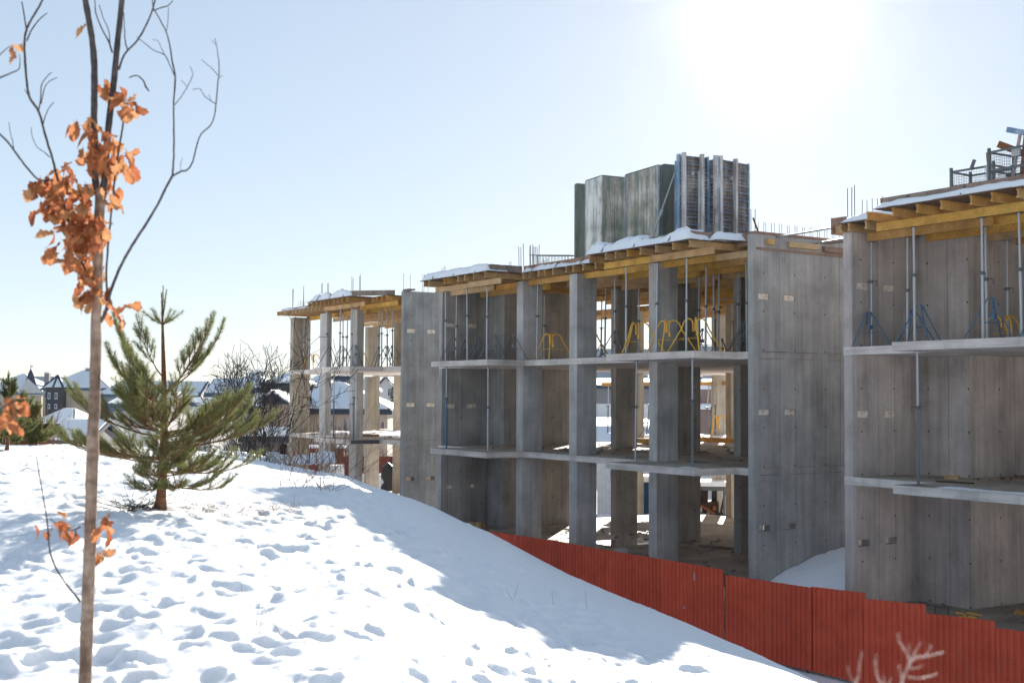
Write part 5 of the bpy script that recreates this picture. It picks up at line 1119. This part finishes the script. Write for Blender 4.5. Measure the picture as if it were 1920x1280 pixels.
# --- bare trees
def bare_tree(label, px, y, z0, H_, spread, seed, lean=0.0, name='bare_tree', levels=5, r0=.11, stems=1):
    random.seed(seed); t = thing(name, label, 'tree', (wpt(px, y), y, z0), None, 0, False); fine = MB()
    def grow(p, d, L, r, lv, root=None):
        pts = [p]; m = 5; dd = d.copy()
        for i in range(m):
            dd = (dd + Vector((random.uniform(-.16, .16), random.uniform(-.16, .16), random.uniform(-.04, .12)))).normalized(); pts.append(pts[-1] + dd * L / m)
        rr = [max(.008, r * (1 - .45 * i / m)) for i in range(m + 1)]
        if lv >= levels - 1: MB().path(pts, rr, 8).build('trunk' if lv == levels else 'branch', BARK_F, t, smooth=True)
        else: fine.path(pts, rr, 4 if lv < 3 else 5, False)
        if lv == 0: return
        for k in range(random.choice((2, 3, 3)) + (1 if lv > 2 else 0)):
            i = random.randint(2, m) if k else m
            a = random.uniform(0, 6.28); e = random.uniform(.45, .95); q = dd.cross(Vector((math.cos(a), math.sin(a), .2))).normalized()
            nd = (dd * math.cos(e) + q * math.sin(e) * spread + Vector((0, 0, .12))).normalized(); grow(pts[i], nd, L * random.uniform(.55, .82), max(.008, rr[i] * random.uniform(.5, .7)), lv - 1)
    for s in range(stems): grow(Vector((.25 * s, 0, 0)), Vector((lean + random.uniform(-.15, .15) + .3 * (s - (stems - 1) / 2), random.uniform(-.1, .1), 1)).normalized(), H_ * .33, r0 * (1 - .15 * s), levels)
    o = fine.build('branchlets', BARK_F, t); o['kind'] = 'stuff'
    return t
bare_tree('bare tree with crooked dark trunks in front of the tan house', 497, 44, .6, 7.4, 1.0, 12, .02, stems=2, r0=.12)
bare_tree('bare tree leaning right against the left corner of the concrete building', 535, 46, .2, 7.8, 1.0, 31, -.10, r0=.12)
bare_tree('slender bare tree left of the crooked one', 452, 52, .8, 7.4, 1.0, 17, .08, levels=5, r0=.08)
bare_tree('bare bush seen through the left bay of the left building', 585, 82, -1.2, 6.2, 1.1, 41, .0, name='bare_bush', stems=2, r0=.08)
bare_tree('bare bush behind the middle storey near the bungalow window', 640, 92, -1.7, 4.0, 1.1, 43, .0, name='bare_bush', levels=4, stems=2, r0=.06)
bare_tree('dark bare bush low behind the left building', 700, 95, -1.7, 4.6, 1.1, 47, .0, name='bare_bush', levels=4, stems=2, r0=.06)
def spruce(label, px, y, z0, ztop, rad, seed):
    random.seed(seed); t = thing('spruce_tree', label, 'tree', (wpt(px, y), y, z0), None, 0, False); Hh = ztop - z0
    MB().path([(0, 0, 0), (0, 0, Hh)], [.14, .02], 8).build('trunk', BARK_F, t); V = []; F = []
    for i in range(2600):
        s = random.random() ** .7; rr = rad * (1 - s) * (.3 + .7 * random.random()) + .05; a = random.uniform(0, 6.28); tier = .22 * math.sin(s * 60)
        c = Vector((rr * math.cos(a), rr * math.sin(a), (s * Hh) * .95 + .2 - rr * .25 + tier * .3)); u = Vector((math.cos(a), math.sin(a), -.25)); v = Vector((-math.sin(a), math.cos(a), 0)); l = random.uniform(.12, .3) * rad * .5
        k = len(V); V += [tuple(c - v * l * .35), tuple(c + v * l * .35), tuple(c + u * l + Vector((0, 0, random.uniform(-.1, .05))))]; F.append((k, k + 1, k + 2))
    me = bpy.data.meshes.new('foliage'); me.from_pydata(V, [], F); me.materials.append(NEEDLE_D); o = link('foliage', me, t); o['kind'] = 'stuff'
spruce('dark spruce beside the white gabled house seen through the left building', 744, 120, -1.75, 7.3, 2.6, 5)
spruce('second dark spruce low behind the bungalow end', 722, 125, -1.75, 3.6, 2.2, 6)
spruce('dark evergreen at the foot of the bare trees', 533, 60, -1.7, 3.0, 1.6, 7)
spruce('dark evergreen low between the bare trees', 500, 64, -1.7, 2.4, 1.5, 9)

# ---------------------------------------------------------------- thin bright air
hm = bpy.data.materials.new('air'); hm.use_nodes = True; nt = hm.node_tree; nt.nodes.clear()
o_ = nt.nodes.new('ShaderNodeOutputMaterial'); pv = nt.nodes.new('ShaderNodeVolumePrincipled'); pv.inputs['Color'].default_value = (.92, .96, 1, 1)
pv.inputs['Density'].default_value = HAZE; pv.inputs['Anisotropy'].default_value = .965; nt.links.new(pv.outputs[0], o_.inputs['Volume'])
hz_ = MB().box(-1290, 1290, -290, 990, -3.2, 26).build('haze', hm); hz_['kind'] = 'stuff'
